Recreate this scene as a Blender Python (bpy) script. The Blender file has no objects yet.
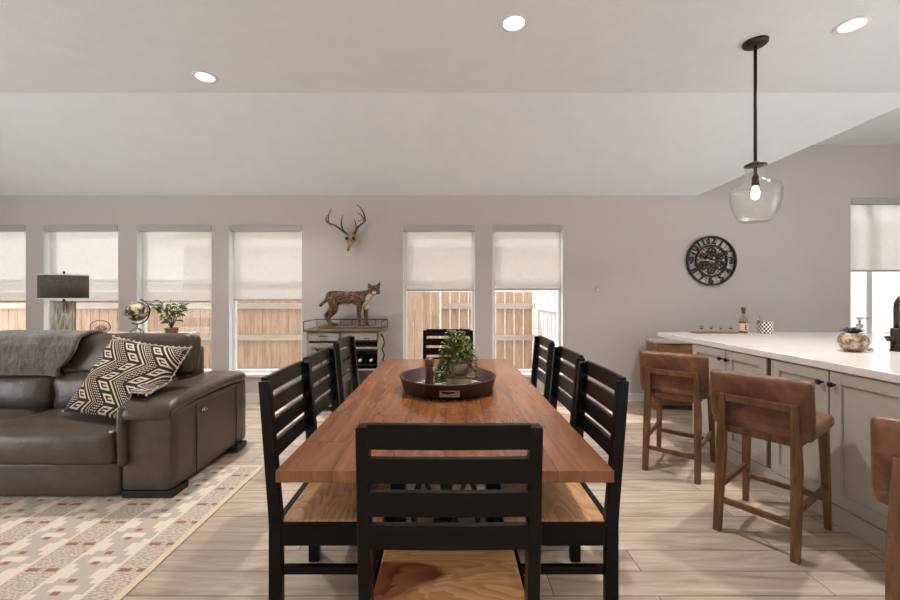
import bpy, bmesh, math, random
from mathutils import Vector, Matrix, Quaternion, noise
random.seed(7)
SC = bpy.context.scene
COL = SC.collection
PI = math.pi

# ---------------------------------------------------------------- camera
cam_d = bpy.data.cameras.new('camera')
cam = bpy.data.objects.new('camera', cam_d)
COL.objects.link(cam)
cam.location = (0, 0, 1.30)
cam.rotation_euler = (PI/2, 0, 0)
cam_d.lens = 16.0
cam_d.sensor_width = 36.0
cam_d.shift_x = 2/900
cam_d.shift_y = -5/900
cam_d.clip_start = 0.02
SC.camera = cam

# ---------------------------------------------------------------- world
world = bpy.data.worlds.new('world')
SC.world = world
world.use_nodes = True
wb = world.node_tree.nodes['Background']
wb.inputs[0].default_value = (0.93, 0.96, 1.0, 1)
wb.inputs[1].default_value = 2.6

# ---------------------------------------------------------------- sun and added fill lights
def light(name, typ, loc, energy, color=(1, 1, 1), direction=None, size=1, size_y=None, angle=None):
    d = bpy.data.lights.new(name, typ)
    d.energy = energy
    d.color = color
    if typ == 'AREA':
        d.shape = 'RECTANGLE' if size_y else 'DISK'
        d.size = size
        if size_y: d.size_y = size_y
    if angle is not None: d.angle = angle
    o = bpy.data.objects.new(name, d)
    COL.objects.link(o)
    o.location = loc
    if direction: o.rotation_euler = Vector(direction).to_track_quat('-Z', 'Z').to_euler()
    return o
light('sun', 'SUN', (0, 8, 9), 4.0, (1, .95, .88), (0.54, -0.49, -0.74), angle=math.radians(1.0))
light('rear_fill', 'AREA', (0, -3.3, 1.2), 20, (.93, .97, 1), (0, 1, 0.75), 11, 2.2)  # unseen fill added behind the camera; the rear wall has no glazing
light('rear_floor_fill', 'AREA', (0, -2.5, .05), 75, (.93, .97, 1), (0, .2, 1), 11, 1.7)  # unseen fill added low at the rear, stands in for floor bounce
light('kitchen_side_fill', 'AREA', (6.0, .6, 1.5), 165, (.93, .97, 1), (-1, 0.15, .55), 5.0, 2.0)  # fill added by the right wall, which has no window
light('living_side_fill', 'AREA', (-6.0, .6, 1.5), 165, (.93, .97, 1), (1, 0.15, .55), 5.0, 2.0)  # fill added by the windowless left wall, stands in for daylight

SC.view_settings.view_transform = 'Standard'
SC.view_settings.look = 'None'
SC.view_settings.gamma = 1
SC.view_settings.use_curve_mapping = False
SC.view_settings.exposure = 0.3
SC.cycles.max_bounces = 8
SC.cycles.transparent_max_bounces = 16
SC.cycles.use_denoising = True

# ---------------------------------------------------------------- mesh helpers
class MB:
    def __init__(self):
        self.bm = bmesh.new()
    def box(self, x0, x1, y0, y1, z0, z1, M=None):
        vs = [self.bm.verts.new(v) for v in ((x0,y0,z0),(x1,y0,z0),(x1,y1,z0),(x0,y1,z0),(x0,y0,z1),(x1,y0,z1),(x1,y1,z1),(x0,y1,z1))]
        for f in ((3,2,1,0),(4,5,6,7),(0,1,5,4),(1,2,6,5),(2,3,7,6),(3,0,4,7)):
            self.bm.faces.new([vs[i] for i in f])
        if M is not None:
            for v in vs: v.co = M @ v.co
        return self
    def cbox(self, c, s, M=None):
        return self.box(c[0]-s[0]/2, c[0]+s[0]/2, c[1]-s[1]/2, c[1]+s[1]/2, c[2]-s[2]/2, c[2]+s[2]/2, M)
    def hexa(self, b, t):
        """box from four bottom and four top corners (ccw seen from above)"""
        vs = [self.bm.verts.new(v) for v in list(b)+list(t)]
        for f in ((3,2,1,0),(4,5,6,7),(0,1,5,4),(1,2,6,5),(2,3,7,6),(3,0,4,7)):
            self.bm.faces.new([vs[i] for i in f])
        return self
    def beam(self, p0, p1, w, h, up=(0, 0, 1), w1=None, h1=None):
        p0 = Vector(p0); p1 = Vector(p1); d = (p1-p0).normalized()
        side = d.cross(Vector(up))
        if side.length < 1e-4: side = Vector((1, 0, 0))
        side.normalize(); u = side.cross(d).normalized()
        w1 = w if w1 is None else w1; h1 = h if h1 is None else h1
        def ring(p, w, h): return [p-side*w/2-u*h/2, p+side*w/2-u*h/2, p+side*w/2+u*h/2, p-side*w/2+u*h/2]
        a = [self.bm.verts.new(v) for v in ring(p0, w, h)]
        b = [self.bm.verts.new(v) for v in ring(p1, w1, h1)]
        self.bm.faces.new(a[::-1]); self.bm.faces.new(b)
        for i in range(4):
            j = (i+1) % 4
            self.bm.faces.new((a[i], a[j], b[j], b[i]))
        return self
    def tube(self, pts, r, seg=10, closed=False):
        pts = [Vector(p) for p in pts]
        n = len(pts)
        rs = r if isinstance(r, (list, tuple)) else [r]*n
        rings = []
        ref = None
        for i, p in enumerate(pts):
            a = pts[(i-1) % n] if (closed or i > 0) else p
            b = pts[(i+1) % n] if (closed or i < n-1) else p
            t = (b-a).normalized()
            if ref is None:
                ref = t.orthogonal().normalized()
            ref = (ref - t*ref.dot(t))
            if ref.length < 1e-5: ref = t.orthogonal()
            ref.normalize()
            bi = t.cross(ref)
            rings.append([self.bm.verts.new(p + (ref*math.cos(2*PI*k/seg)+bi*math.sin(2*PI*k/seg))*rs[i]) for k in range(seg)])
        m = n if closed else n-1
        for i in range(m):
            a = rings[i]; b = rings[(i+1) % n]
            for k in range(seg):
                l = (k+1) % seg
                self.bm.faces.new((a[k], a[l], b[l], b[k]))
        if not closed:
            self.bm.faces.new(rings[0][::-1]); self.bm.faces.new(rings[-1])
        return self
    def lathe(self, prof, c=(0, 0, 0), seg=32, cap=True):
        c = Vector(c)
        rings = []
        for r, z in prof:
            if r < 1e-5: rings.append([self.bm.verts.new(c+Vector((0, 0, z)))])
            else: rings.append([self.bm.verts.new(c+Vector((r*math.cos(2*PI*k/seg), r*math.sin(2*PI*k/seg), z))) for k in range(seg)])
        for i in range(len(rings)-1):
            a, b = rings[i], rings[i+1]
            for k in range(seg):
                l = (k+1) % seg
                if len(a) == 1 and len(b) == 1: continue
                if len(a) == 1: self.bm.faces.new((a[0], b[l], b[k]))
                elif len(b) == 1: self.bm.faces.new((a[k], a[l], b[0]))
                else: self.bm.faces.new((a[k], a[l], b[l], b[k]))
        if cap:
            if len(rings[0]) > 1: self.bm.faces.new(rings[0][::-1])
            if len(rings[-1]) > 1: self.bm.faces.new(rings[-1])
        return self
    def sphere(self, c, r, seg=16, rg=10, sc=(1, 1, 1), M=None):
        prof = [(r*math.sin(PI*i/rg), -r*math.cos(PI*i/rg)) for i in range(rg+1)]
        prof[0] = (0, -r); prof[-1] = (0, r)
        n0 = len(self.bm.verts)
        self.lathe(prof, (0, 0, 0), seg)
        self.bm.verts.ensure_lookup_table()
        for v in self.bm.verts[n0:]:
            v.co = Vector((v.co.x*sc[0], v.co.y*sc[1], v.co.z*sc[2]))
            if M is not None: v.co = M @ v.co
            v.co += Vector(c)
        return self
    def prism(self, poly, y0, y1, plane='XZ'):
        """polygon in a plane extruded along the third axis"""
        def P(a, b, t):
            return (a, t, b) if plane == 'XZ' else ((t, a, b) if plane == 'YZ' else (a, b, t))
        A = [self.bm.verts.new(P(a, b, y0)) for a, b in poly]
        B = [self.bm.verts.new(P(a, b, y1)) for a, b in poly]
        self.bm.faces.new(A); self.bm.faces.new(B[::-1])
        n = len(poly)
        for i in range(n):
            j = (i+1) % n
            self.bm.faces.new((A[j], A[i], B[i], B[j]))
        return self
    def puff(self, c, s, r, bulge=(0, 0, 0), n=12, M=None, wr=0, seed=0):
        """soft rounded box; bulge pushes every face outwards at its middle"""
        hx, hy, hz = s[0]/2, s[1]/2, s[2]/2
        r = min(r, hx, hy, hz)
        cache = {}
        def V(x, y, z):
            k = (round(x, 5), round(y, 5), round(z, 5))
            if k in cache: return cache[k]
            p = Vector((x*hx, y*hy, z*hz))
            q = Vector((max(-hx+r, min(hx-r, p.x)), max(-hy+r, min(hy-r, p.y)), max(-hz+r, min(hz-r, p.z))))
            d = p-q
            if d.length > 1e-9: p = q + d.normalized()*r
            bx = bulge[0]*(1-y*y)*(1-z*z)*x; by = bulge[1]*(1-x*x)*(1-z*z)*y; bz = bulge[2]*(1-x*x)*(1-y*y)*z
            p += Vector((bx, by, bz))
            if wr:
                nn = noise.noise_vector(p*9+Vector((seed, seed*2, 0)))
                p += nn*wr
            if M is not None: p = M @ p
            v = self.bm.verts.new(p+Vector(c)); cache[k] = v
            return v
        # non-uniform steps so corners get resolution
        st = [math.sin(PI/2*(-1+2*i/n)) for i in range(n+1)]
        for ax in range(3):
            for sg in (-1, 1):
                for i in range(n):
                    for j in range(n):
                        q = []
                        for a, b in ((st[i], st[j]), (st[i+1], st[j]), (st[i+1], st[j+1]), (st[i], st[j+1])):
                            t = [0, 0, 0]; t[ax] = sg; t[(ax+1) % 3] = a; t[(ax+2) % 3] = b
                            q.append(V(*t))
                        if sg < 0: q = q[::-1]
                        if len(set(q)) == 4: self.bm.faces.new(q)
        return self
    def leaf(self, p, d, n, L, W, fold=.25):
        p = Vector(p); d = Vector(d).normalized(); n = Vector(n)
        s = d.cross(n)
        if s.length < 1e-3: s = d.orthogonal()
        s.normalize(); n = s.cross(d)
        a = self.bm.verts.new(p); t = self.bm.verts.new(p+d*L-n*L*.15)
        m1 = self.bm.verts.new(p+d*L*.35); m2 = self.bm.verts.new(p+d*L*.7-n*L*.04)
        l1 = self.bm.verts.new(p+d*L*.35+s*W*.5+n*W*fold); l2 = self.bm.verts.new(p+d*L*.7+s*W*.4+n*W*fold)
        r1 = self.bm.verts.new(p+d*L*.35-s*W*.5+n*W*fold); r2 = self.bm.verts.new(p+d*L*.7-s*W*.4+n*W*fold)
        for f in ((a, m1, l1), (m1, m2, l2, l1), (m2, t, l2), (a, r1, m1), (m1, r1, r2, m2), (m2, r2, t)):
            self.bm.faces.new(f)
        return self
    def build(self, name, mat, parent=None, bevel=0, smooth=False, sub=0, loc=None, rotz=0, kind=None, seg=2, fix=True):
        if fix: bmesh.ops.recalc_face_normals(self.bm, faces=self.bm.faces)
        me = bpy.data.meshes.new(name)
        self.bm.to_mesh(me); self.bm.free()
        o = bpy.data.objects.new(name, me)
        COL.objects.link(o)
        if mat: me.materials.append(mat)
        if smooth:
            for p in me.polygons: p.use_smooth = True
        if bevel:
            b = o.modifiers.new('bevel', 'BEVEL'); b.width = bevel; b.segments = seg; b.limit_method = 'ANGLE'; b.angle_limit = .6
            b.harden_normals = False
        if sub:
            s_ = o.modifiers.new('sub', 'SUBSURF'); s_.levels = sub; s_.render_levels = sub
        if parent: o.parent = parent
        if loc: o.location = loc
        if rotz: o.rotation_euler[2] = rotz
        if kind: o['kind'] = kind
        return o

def tag(o, label=None, cat=None, group=None, kind=None):
    if label: o['label'] = label
    if cat: o['category'] = cat
    if group: o['group'] = group
    if kind: o['kind'] = kind
    return o
def thing(name, label, cat, loc=(0, 0, 0), rotz=0, group=None):
    o = bpy.data.objects.new(name, None)
    COL.objects.link(o)
    o.empty_display_size = .1
    o.location = loc; o.rotation_euler = (0, 0, rotz)
    return tag(o, label, cat, group)
def copy_tree(o, parent=None):
    c = o.copy(); COL.objects.link(c)
    if parent: c.parent = parent
    for ch in list(o.children): copy_tree(ch, c)
    return c

# ---------------------------------------------------------------- material helpers
def srgb(r, g, b):
    f = lambda c: (c/255/12.92) if c/255 <= .04045 else ((c/255+.055)/1.055)**2.4
    return (f(r), f(g), f(b), 1)
class NT:
    def __init__(self, name):
        self.m = bpy.data.materials.new(name); self.m.use_nodes = True
        self.t = self.m.node_tree; self.b = self.t.nodes['Principled BSDF']; self.out = self.t.nodes['Material Output']
    def n(self, typ, **kw):
        x = self.t.nodes.new(typ)
        for k, v in kw.items(): setattr(x, k, v)
        return x
    def l(self, a, b): self.t.links.new(a, b)
    def coord(self, scale=(1, 1, 1), loc=(0, 0, 0), rot=(0, 0, 0), rnd=False, kind='Object'):
        tc = self.n('ShaderNodeTexCoord'); mp = self.n('ShaderNodeMapping')
        src = tc.outputs[kind]
        if rnd:
            oi = self.n('ShaderNodeObjectInfo'); va = self.n('ShaderNodeVectorMath', operation='SCALE')
            cb = self.n('ShaderNodeCombineXYZ')
            for i in range(3): self.l(oi.outputs['Random'], cb.inputs[i])
            self.l(cb.outputs[0], va.inputs[0]); va.inputs['Scale'].default_value = 17.0
            ad = self.n('ShaderNodeVectorMath', operation='ADD')
            self.l(src, ad.inputs[0]); self.l(va.outputs[0], ad.inputs[1]); src = ad.outputs[0]
        self.l(src, mp.inputs[0])
        mp.inputs['Location'].default_value = loc; mp.inputs['Rotation'].default_value = rot; mp.inputs['Scale'].default_value = scale
        return mp.outputs[0]
    def noise(self, vec, scale=5, detail=4, rough=.5, dist=0):
        x = self.n('ShaderNodeTexNoise'); self.l(vec, x.inputs['Vector'])
        x.inputs['Scale'].default_value = scale; x.inputs['Detail'].default_value = detail
        x.inputs['Roughness'].default_value = rough; x.inputs['Distortion'].default_value = dist
        return x.outputs['Fac']
    def ramp(self, fac, stops, interp='LINEAR'):
        x = self.n('ShaderNodeValToRGB'); self.l(fac, x.inputs[0])
        x.color_ramp.interpolation = interp
        e = x.color_ramp.elements
        while len(e) > 1: e.remove(e[-1])
        e[0].position = stops[0][0]; e[0].color = stops[0][1]
        for p, c in stops[1:]:
            k = e.new(p); k.color = c
        return x.outputs[0]
    def math(self, op, a, b=None, c=None):
        x = self.n('ShaderNodeMath', operation=op)
        for i, v in enumerate((a, b, c)):
            if v is None: continue
            if isinstance(v, (int, float)): x.inputs[i].default_value = v
            else: self.l(v, x.inputs[i])
        return x.outputs[0]
    def mix(self, fac, a, b, mode='MIX'):
        x = self.n('ShaderNodeMix', data_type='RGBA', blend_type=mode)
        for i, v in ((0, fac), (6, a), (7, b)):
            if isinstance(v, (int, float)): x.inputs[i].default_value = v
            elif isinstance(v, tuple): x.inputs[i].default_value = v
            else: self.l(v, x.inputs[i])
        return x.outputs[2]
    def bump(self, h, strength=.3, dist=.01):
        x = self.n('ShaderNodeBump'); self.l(h, x.inputs['Height'])
        x.inputs['Strength'].default_value = strength; x.inputs['Distance'].default_value = dist
        self.l(x.outputs[0], self.b.inputs['Normal'])
    def base(self, c):
        if isinstance(c, tuple): self.b.inputs['Base Color'].default_value = c
        else: self.l(c, self.b.inputs['Base Color'])
    def rough(self, r):
        if isinstance(r, (int, float)): self.b.inputs['Roughness'].default_value = r
        else: self.l(r, self.b.inputs['Roughness'])

def plain(name, c, rough=.5, metal=0, var=.06, scale=20, bump=0, bscale=80):
    t = NT(name)
    v = t.coord()
    n = t.noise(v, scale, 3)
    c2 = tuple(max(0, x*(1-var*2)) for x in c[:3])+(1,)
    c3 = tuple(min(1, x*(1+var)) for x in c[:3])+(1,)
    t.base(t.ramp(n, [(.3, c2), (.7, c3)]))
    t.rough(rough); t.b.inputs['Metallic'].default_value = metal
    if bump: t.bump(t.noise(v, bscale, 4), bump, .004)
    return t.m
def wood(name, cols, stretch=(1, 12, 12), rough=.45, scale=3, bump=.15, rnd=True, dist=.6, loc=(0, 0, 0)):
    t = NT(name)
    v = t.coord(scale=stretch, rnd=rnd, loc=loc)
    n = t.noise(v, scale, 6, .6, dist)
    k = len(cols)
    t.base(t.ramp(n, [(.28+.44*i/(k-1), c) for i, c in enumerate(cols)]))
    t.rough(rough)
    t.bump(n, bump, .003)
    return t.m
def emis(name, c, s):
    t = NT(name); t.base((0, 0, 0, 1))
    t.b.inputs['Emission Color'].default_value = c; t.b.inputs['Emission Strength'].default_value = s
    return t.m
def glass(name, tint=(1, 1, 1, 1), refl=.6, bump=0, body=0.0, bscale=40):
    t = NT(name)
    tr = t.n('ShaderNodeBsdfTransparent'); tr.inputs[0].default_value = tint
    gl = t.n('ShaderNodeBsdfGlossy'); gl.inputs['Roughness'].default_value = .03
    fr = t.n('ShaderNodeLayerWeight'); fr.inputs[0].default_value = .5
    f = t.math('MULTIPLY_ADD', t.math('POWER', fr.outputs['Facing'], 3.5), refl, .03)
    if body: f = t.math('ADD', f, body)
    ms = t.n('ShaderNodeMixShader')
    t.l(f, ms.inputs[0]); t.l(tr.outputs[0], ms.inputs[1]); t.l(gl.outputs[0], ms.inputs[2])
    if bump:
        bp = t.n('ShaderNodeBump'); t.l(t.noise(t.coord(), bscale, 3), bp.inputs['Height'])
        bp.inputs['Strength'].default_value = bump; bp.inputs['Distance'].default_value = .01
        t.l(bp.outputs[0], gl.inputs['Normal']); t.l(bp.outputs[0], fr.inputs['Normal'])
    t.l(ms.outputs[0], t.out.inputs[0])
    return t.m

M_wall = plain('wall_paint', srgb(196, 188, 183), .85, var=.01, scale=3, bump=.12, bscale=120)
M_ceil = plain('ceiling_paint', srgb(222, 224, 225), .9, var=.012, scale=6, bump=.5, bscale=70)
M_white = plain('white_trim_paint', srgb(232, 229, 225), .45, var=.01)
M_vinyl = plain('white_window_vinyl', srgb(228, 228, 226), .35, var=.01)
M_black = plain('black_metal', srgb(28, 26, 25), .45, .4)
M_bronze = plain('oil_rubbed_bronze', srgb(52, 42, 36), .45, .5)
M_chrome = plain('brushed_steel', srgb(170, 168, 165), .25, .9)
M_pane = glass('window_pane_glass', (1, 1, 1, 1), .3, 0, -.015)
M_globeglass = glass('seeded_clear_glass', (.97, .98, .98, 1), 1.0, .6, .05, 60)
M_clear = glass('clear_glassware', (.95, .96, .96, 1), .9, 0, .05)

# floor: wood look planks running sideways
def floor_mat():
    t = NT('wood_look_plank_tile')
    v = t.coord(loc=(0.31, -1.728, 0))
    br = t.n('ShaderNodeTexBrick')
    t.l(v, br.inputs['Vector'])
    br.offset = .37; br.offset_frequency = 2; br.squash = 1
    br.inputs['Scale'].default_value = 1
    br.inputs['Brick Width'].default_value = 1.22; br.inputs['Row Height'].default_value = .155
    br.inputs['Mortar Size'].default_value = .0024; br.inputs['Mortar Smooth'].default_value = .1
    br.inputs['Bias'].default_value = 0
    br.inputs['Color1'].default_value = (0, 0, 0, 1); br.inputs['Color2'].default_value = (1, 1, 1, 1)
    bw = t.n('ShaderNodeSeparateColor'); t.l(br.outputs['Color'], bw.inputs[0])
    # each plank gets its own grain offset
    tc = t.n('ShaderNodeTexCoord'); sc = t.n('ShaderNodeVectorMath', operation='MULTIPLY_ADD')
    t.l(tc.outputs['Object'], sc.inputs[0]); sc.inputs[1].default_value = (1.0, 9.0, 1)
    cb = t.n('ShaderNodeCombineXYZ')
    k = t.math('MULTIPLY', bw.outputs[0], 23.0)
    t.l(k, cb.inputs[0]); t.l(k, cb.inputs[2]); t.l(cb.outputs[0], sc.inputs[2])
    g = t.noise(sc.outputs[0], 1.6, 6, .62, .8)
    g2 = t.noise(sc.outputs[0], 7, 4, .6, .3)
    col = t.ramp(g, [(.24, srgb(140, 116, 96)), (.38, srgb(180, 158, 137)), (.54, srgb(200, 180, 161)), (.75, srgb(224, 209, 193))])
    tone = t.ramp(bw.outputs[0], [(0, (.84, .83, .82, 1)), (1, (1.0, .99, .97, 1))])
    col = t.mix(1.0, col, tone, 'MULTIPLY')
    fine = t.ramp(g2, [(.35, (.88, .87, .86, 1)), (.6, (1, 1, 1, 1))])
    col = t.mix(.7, col, fine, 'MULTIPLY')
    col = t.mix(br.outputs['Fac'], col, srgb(104, 88, 75))
    t.base(col); t.rough(t.ramp(g, [(.3, (.5, .5, .5, 1)), (.7, (.36, .36, .36, 1))]))
    inv = t.math('SUBTRACT', 1.0, br.outputs['Fac'])
    t.bump(inv, .5, .002)
    return t.m
M_floor = floor_mat()

# ---------------------------------------------------------------- room shell
DW = 4.90            # inner face of the window wall
HI, LO = 3.14, 2.52  # flat ceiling / low edge of the sloping ceiling at the window wall
XL, XR, YB = -6.3, 6.25, -3.5
MB().box(XL-.2, XR+.2, YB, DW+.16, -.12, 0).build('floor', M_floor, kind='structure')
WIN = [(-6.09, -5.17, .33, 2.16, 1.22), (-4.957, -4.037, .33, 2.16, 1.22), (-3.816, -2.896, .33, 2.16, 1.22),
       (-2.687, -1.79, .33, 2.16, 1.24), (-.552, .331, .33, 2.16, 1.36), (.54, 1.411, .33, 2.16, 1.37), (4.93, 5.95, .80, 2.49, 1.60)]
w = MB()
x = XL
for (a, b, z0, z1, _) in WIN:
    w.box(x, a, DW, DW+.16, 0, HI)
    w.box(a, b, DW, DW+.16, 0, z0)
    w.box(a, b, DW, DW+.16, z1, HI)
    x = b
w.box(x, XR, DW, DW+.16, 0, HI)
w.build('wall_back', M_wall, kind='structure')
MB().box(XL-.15, XL, YB, DW+.16, 0, HI).build('wall_left', M_wall, kind='structure')
MB().box(XR, XR+.15, YB, DW+.16, 0, HI).build('wall_right', M_wall, kind='structure')
w = MB()
w.box(XL-.15, XR+.15, YB-.15, YB, 0, HI)
w.build('wall_rear', M_wall, kind='structure')
MB().box(XL-.15, XR+.15, YB-.15, DW+.16, HI, HI+.12).build('ceiling', M_ceil, kind='structure')
# sloping ceiling that falls towards the window wall and stops on a diagonal before the kitchen
w = MB()
p = [(XL, 3.64, HI), (4.40, 3.64, HI), (3.06, DW, LO), (XL, DW, LO)]
w.hexa([p[3], p[2], p[1], p[0]], [(XL, DW, HI-.002), (3.06, DW, HI-.002), (4.401, 3.641, HI-.001), (XL, 3.641, HI-.001)])
w.build('ceiling_slope', M_ceil, kind='structure')
w = MB()
w.box(XL, XR, DW-.014, DW, 0, .10)
w.box(XL, XR, DW-.018, DW, .0, .018)
w.build('baseboard_back', M_white, kind='structure')

M_blind = NT('woven_roller_blind_fabric')
def _bl():
    t = M_blind
    v = t.coord()
    br = t.n('ShaderNodeTexNoise'); mp = t.coord(scale=(18, 1, 260)); mp2 = t.coord(scale=(200, 1, 14))
    n1 = t.noise(mp, 1, 3); n2 = t.noise(mp2, 1, 3)
    f = t.math('MULTIPLY', t.math('ADD', n1, n2), .5)
    c = t.ramp(f, [(.38, srgb(214, 210, 206)), (.62, srgb(240, 238, 235))])
    df = t.n('ShaderNodeBsdfDiffuse'); tl = t.n('ShaderNodeBsdfTranslucent'); tr = t.n('ShaderNodeBsdfTransparent')
    t.l(c, df.inputs[0]); t.l(c, tl.inputs[0]); tr.inputs[0].default_value = (.97, .95, .92, 1)
    a = t.n('ShaderNodeMixShader'); a.inputs[0].default_value = .33
    t.l(df.outputs[0], a.inputs[1]); t.l(tl.outputs[0], a.inputs[2])
    b = t.n('ShaderNodeMixShader')
    t.l(t.math('MULTIPLY_ADD', f, .35, .12), b.inputs[0]); t.l(a.outputs[0], b.inputs[1]); t.l(tr.outputs[0], b.inputs[2])
    t.l(b.outputs[0], t.out.inputs[0])
_bl()
M_blind = M_blind.m
M_cass = plain('blind_cassette_fabric', srgb(180, 175, 170), .7, var=.03, scale=60)
where = ['at far left', 'behind the drum lamp', 'behind the desk globe',
         'left of the bar cabinet', 'behind the table end', 'right of the table end', 'beside the kitchen faucet']
for i, (a, b, z0, z1, zb) in enumerate(WIN):
    wn = bpy.data.objects.new('window_%d' % (i+1), None); COL.objects.link(wn); wn.location = ((a+b)/2, DW+.1, z0); wn['kind'] = 'structure'
    hw, h = (b-a)/2, z1-z0
    f = MB(); t_ = .038
    f.box(-hw, -hw+t_, -.02, .03, 0, h); f.box(hw-t_, hw, -.02, .03, 0, h)
    f.box(-hw+t_, hw-t_, -.02, .03, 0, t_); f.box(-hw+t_, hw-t_, -.02, .03, h-t_, h)
    if i < 6: f.box(-hw+t_, hw-t_, -.012, .02, 1.13, 1.165)
    else: f.box(-.225, -.15, -.015, .02, t_, h-t_)
    f.build('window_frame', M_vinyl, wn, bevel=.004)
    MB().box(-hw+t_, hw-t_, .006, .010, t_, h-t_).build('glass_pane', M_pane, wn)
    l_ = MB(); l_.box(-hw, -hw+.006, -.098, -.0205, 0, h); l_.box(hw-.006, hw, -.098, -.0205, 0, h); l_.build('jamb_liner', M_vinyl, wn)
    if i < 6: MB().box(-hw-.0, hw+.0, -.125, -.021, -.03, .004).build('window_sill', M_white, wn, bevel=.004)
    bl = thing('roller_blind', 'half lowered cream woven roller blind in the window '+where[i], 'blind', ((a+b)/2, DW+.04, z1), 0)
    MB().box(-hw+.004, hw-.004, -.05, .03, -.075, -.002).build('cassette', M_cass, bl, bevel=.006)
    MB().box(-hw+.034, hw-.028, .010, .0115, zb-z1, -.07).build('blind_fabric', M_blind, bl)
    MB().box(-hw+.032, hw-.026, .005, .017, zb-z1-.012, zb-z1+.010).build('hem_bar', M_cass, bl, bevel=.003)

# ---------------------------------------------------------------- outside
M_gravel = plain('pale_gravel', srgb(190, 180, 168), .9, var=.15, scale=30, bump=.5)
MB().box(-16, 16, DW+.161, 24, -.5, -.32).build('ground', M_gravel, kind='structure')
M_cedar = wood('cedar_pickets', [srgb(150, 124, 102), srgb(186, 158, 134), srgb(200, 174, 150)], (14, 14, 1.2), .75, 2.0)
M_rail = wood('weathered_fence_rail', [srgb(172, 160, 146), srgb(198, 188, 176)], (1, 10, 10), .8, 2.0)
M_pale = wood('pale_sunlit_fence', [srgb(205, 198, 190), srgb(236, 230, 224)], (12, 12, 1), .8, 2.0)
def fence(x0, x1, y, label, rails=True, gap=.006, wd=.14, top=1.35):
    r = thing('fence_panel', label, 'fence', ((x0+x1)/2, y, -.32))
    hw = (x1-x0)/2; n = max(1, int(round(2*hw/(wd+gap)))); p = 2*hw/n
    m = MB()
    for k in range(n):
        a = -hw+k*p; z = top+.32+random.uniform(-.006, .006)
        m.box(a, a+p-gap, 0, .018, .04, z)
    m.build('pickets', M_cedar, r, bevel=.002)
    if rails:
        for zz in (1.12, .60, .05):
            MB().box(-hw, hw, -.042, -.001, zz+.32-.045, zz+.32+.045).build('rail', M_rail, r)
    for xx in (-hw+.06, hw-.06):
        MB().box(xx-.045, xx+.045, .02, .10, 0, top+.30).build('post', M_rail, r)
    return r
for (a, b, lb) in ((-9.3, -6.81, 'at far left'), (-6.8, -5.30, 'behind the drum lamp'), (-5.29, -3.78, 'behind the desk globe'), (-3.77, -1.06, 'left of the bar cabinet')):
    fence(a, b, 6.6, 'weathered cedar picket fence outside the window '+lb)
fence(-.98, -.13, 6.42, 'plain cedar fence gate without rails outside the middle window', rails=False)
fence(-.11, 1.40, 6.6, 'cedar picket fence with gaps between boards right of the plain gate', gap=.014)
sf = thing('side_fence', 'pale sunlit fence running towards the house at the right window', 'fence', (1.46, 5.2, -.32))
m = MB()
for k in range(6): m.box(0, .018, .05+k*.22, .05+k*.22+.15, .04, 1.68)
m.build('pickets', M_pale, sf, bevel=.002)
for zz in (1.44, .92, .37): MB().box(-.042, -.001, 0, 1.38, zz-.045, zz+.045).build('rail', M_pale, sf)
for yy in (.0, 1.30): MB().box(.02, .11, yy, yy+.09, 0, 1.66).build('post', M_pale, sf)
def brick(name, c1, c2, mo):
    t = NT(name)
    tc = t.coord(rot=(PI/2, 0, 0)) if True else None
    br = t.n('ShaderNodeTexBrick'); t.l(tc, br.inputs['Vector'])
    br.inputs['Scale'].default_value = 1; br.inputs['Brick Width'].default_value = .22; br.inputs['Row Height'].default_value = .075
    br.inputs['Mortar Size'].default_value = .006
    br.inputs['Color1'].default_value = c1; br.inputs['Color2'].default_value = c2; br.inputs['Mortar'].default_value = mo
    t.base(br.outputs[0]); t.rough(.9)
    return t.m
M_brick = brick('whitewashed_brick', srgb(226, 218, 210), srgb(202, 192, 184), srgb(232, 228, 222))
M_shingle = plain('grey_roof_shingle', srgb(176, 168, 160), .9, var=.12, scale=14)
nh = thing('neighbor_house', 'pale brick neighbouring house beyond the fence seen through the blinds', 'house', (1.0, 10.0, -.32))
MB().box(-7.6, 9.5, 0, 5, 0, 2.9).build('brick_wall', M_brick, nh)
w = MB()
w.hexa([(-8.1, -.45, 2.9), (9.9, -.45, 2.9), (9.9, 5.4, 2.9), (-8.1, 5.4, 2.9)], [(-5.4, 2.4, 4.6), (7.2, 2.4, 4.6), (7.2, 2.6, 4.6), (-5.4, 2.6, 4.6)])
w.build('roof', M_shingle, nh)
MB().box(-8.12, 9.92, -.48, -.45, 2.76, 2.92).build('fascia', M_white, nh)
for xx in (-5.2, -2.4, 4.9):
    wf = MB().box(xx, xx+.9, -.02, .03, .9, 2.3).build('house_window', M_white, nh)
    MB().box(xx+.06, xx+.84, -.03, -.021, .96, 2.24).build('dark_pane', M_cass, wf)
kh = thing('garden_wall', 'white painted brick wall close outside the kitchen window', 'wall', (6.2, 7.2, -.32))
MB().box(-1.3, 2.6, 0, .2, 0, 2.9).build('brickwork', brick('white_painted_brick', srgb(208, 208, 208), srgb(192, 193, 195), srgb(182, 184, 187)), kh)
MB().box(-1.32, 2.62, -.03, .23, 2.9, 2.97).build('coping', M_white, kh)

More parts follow.
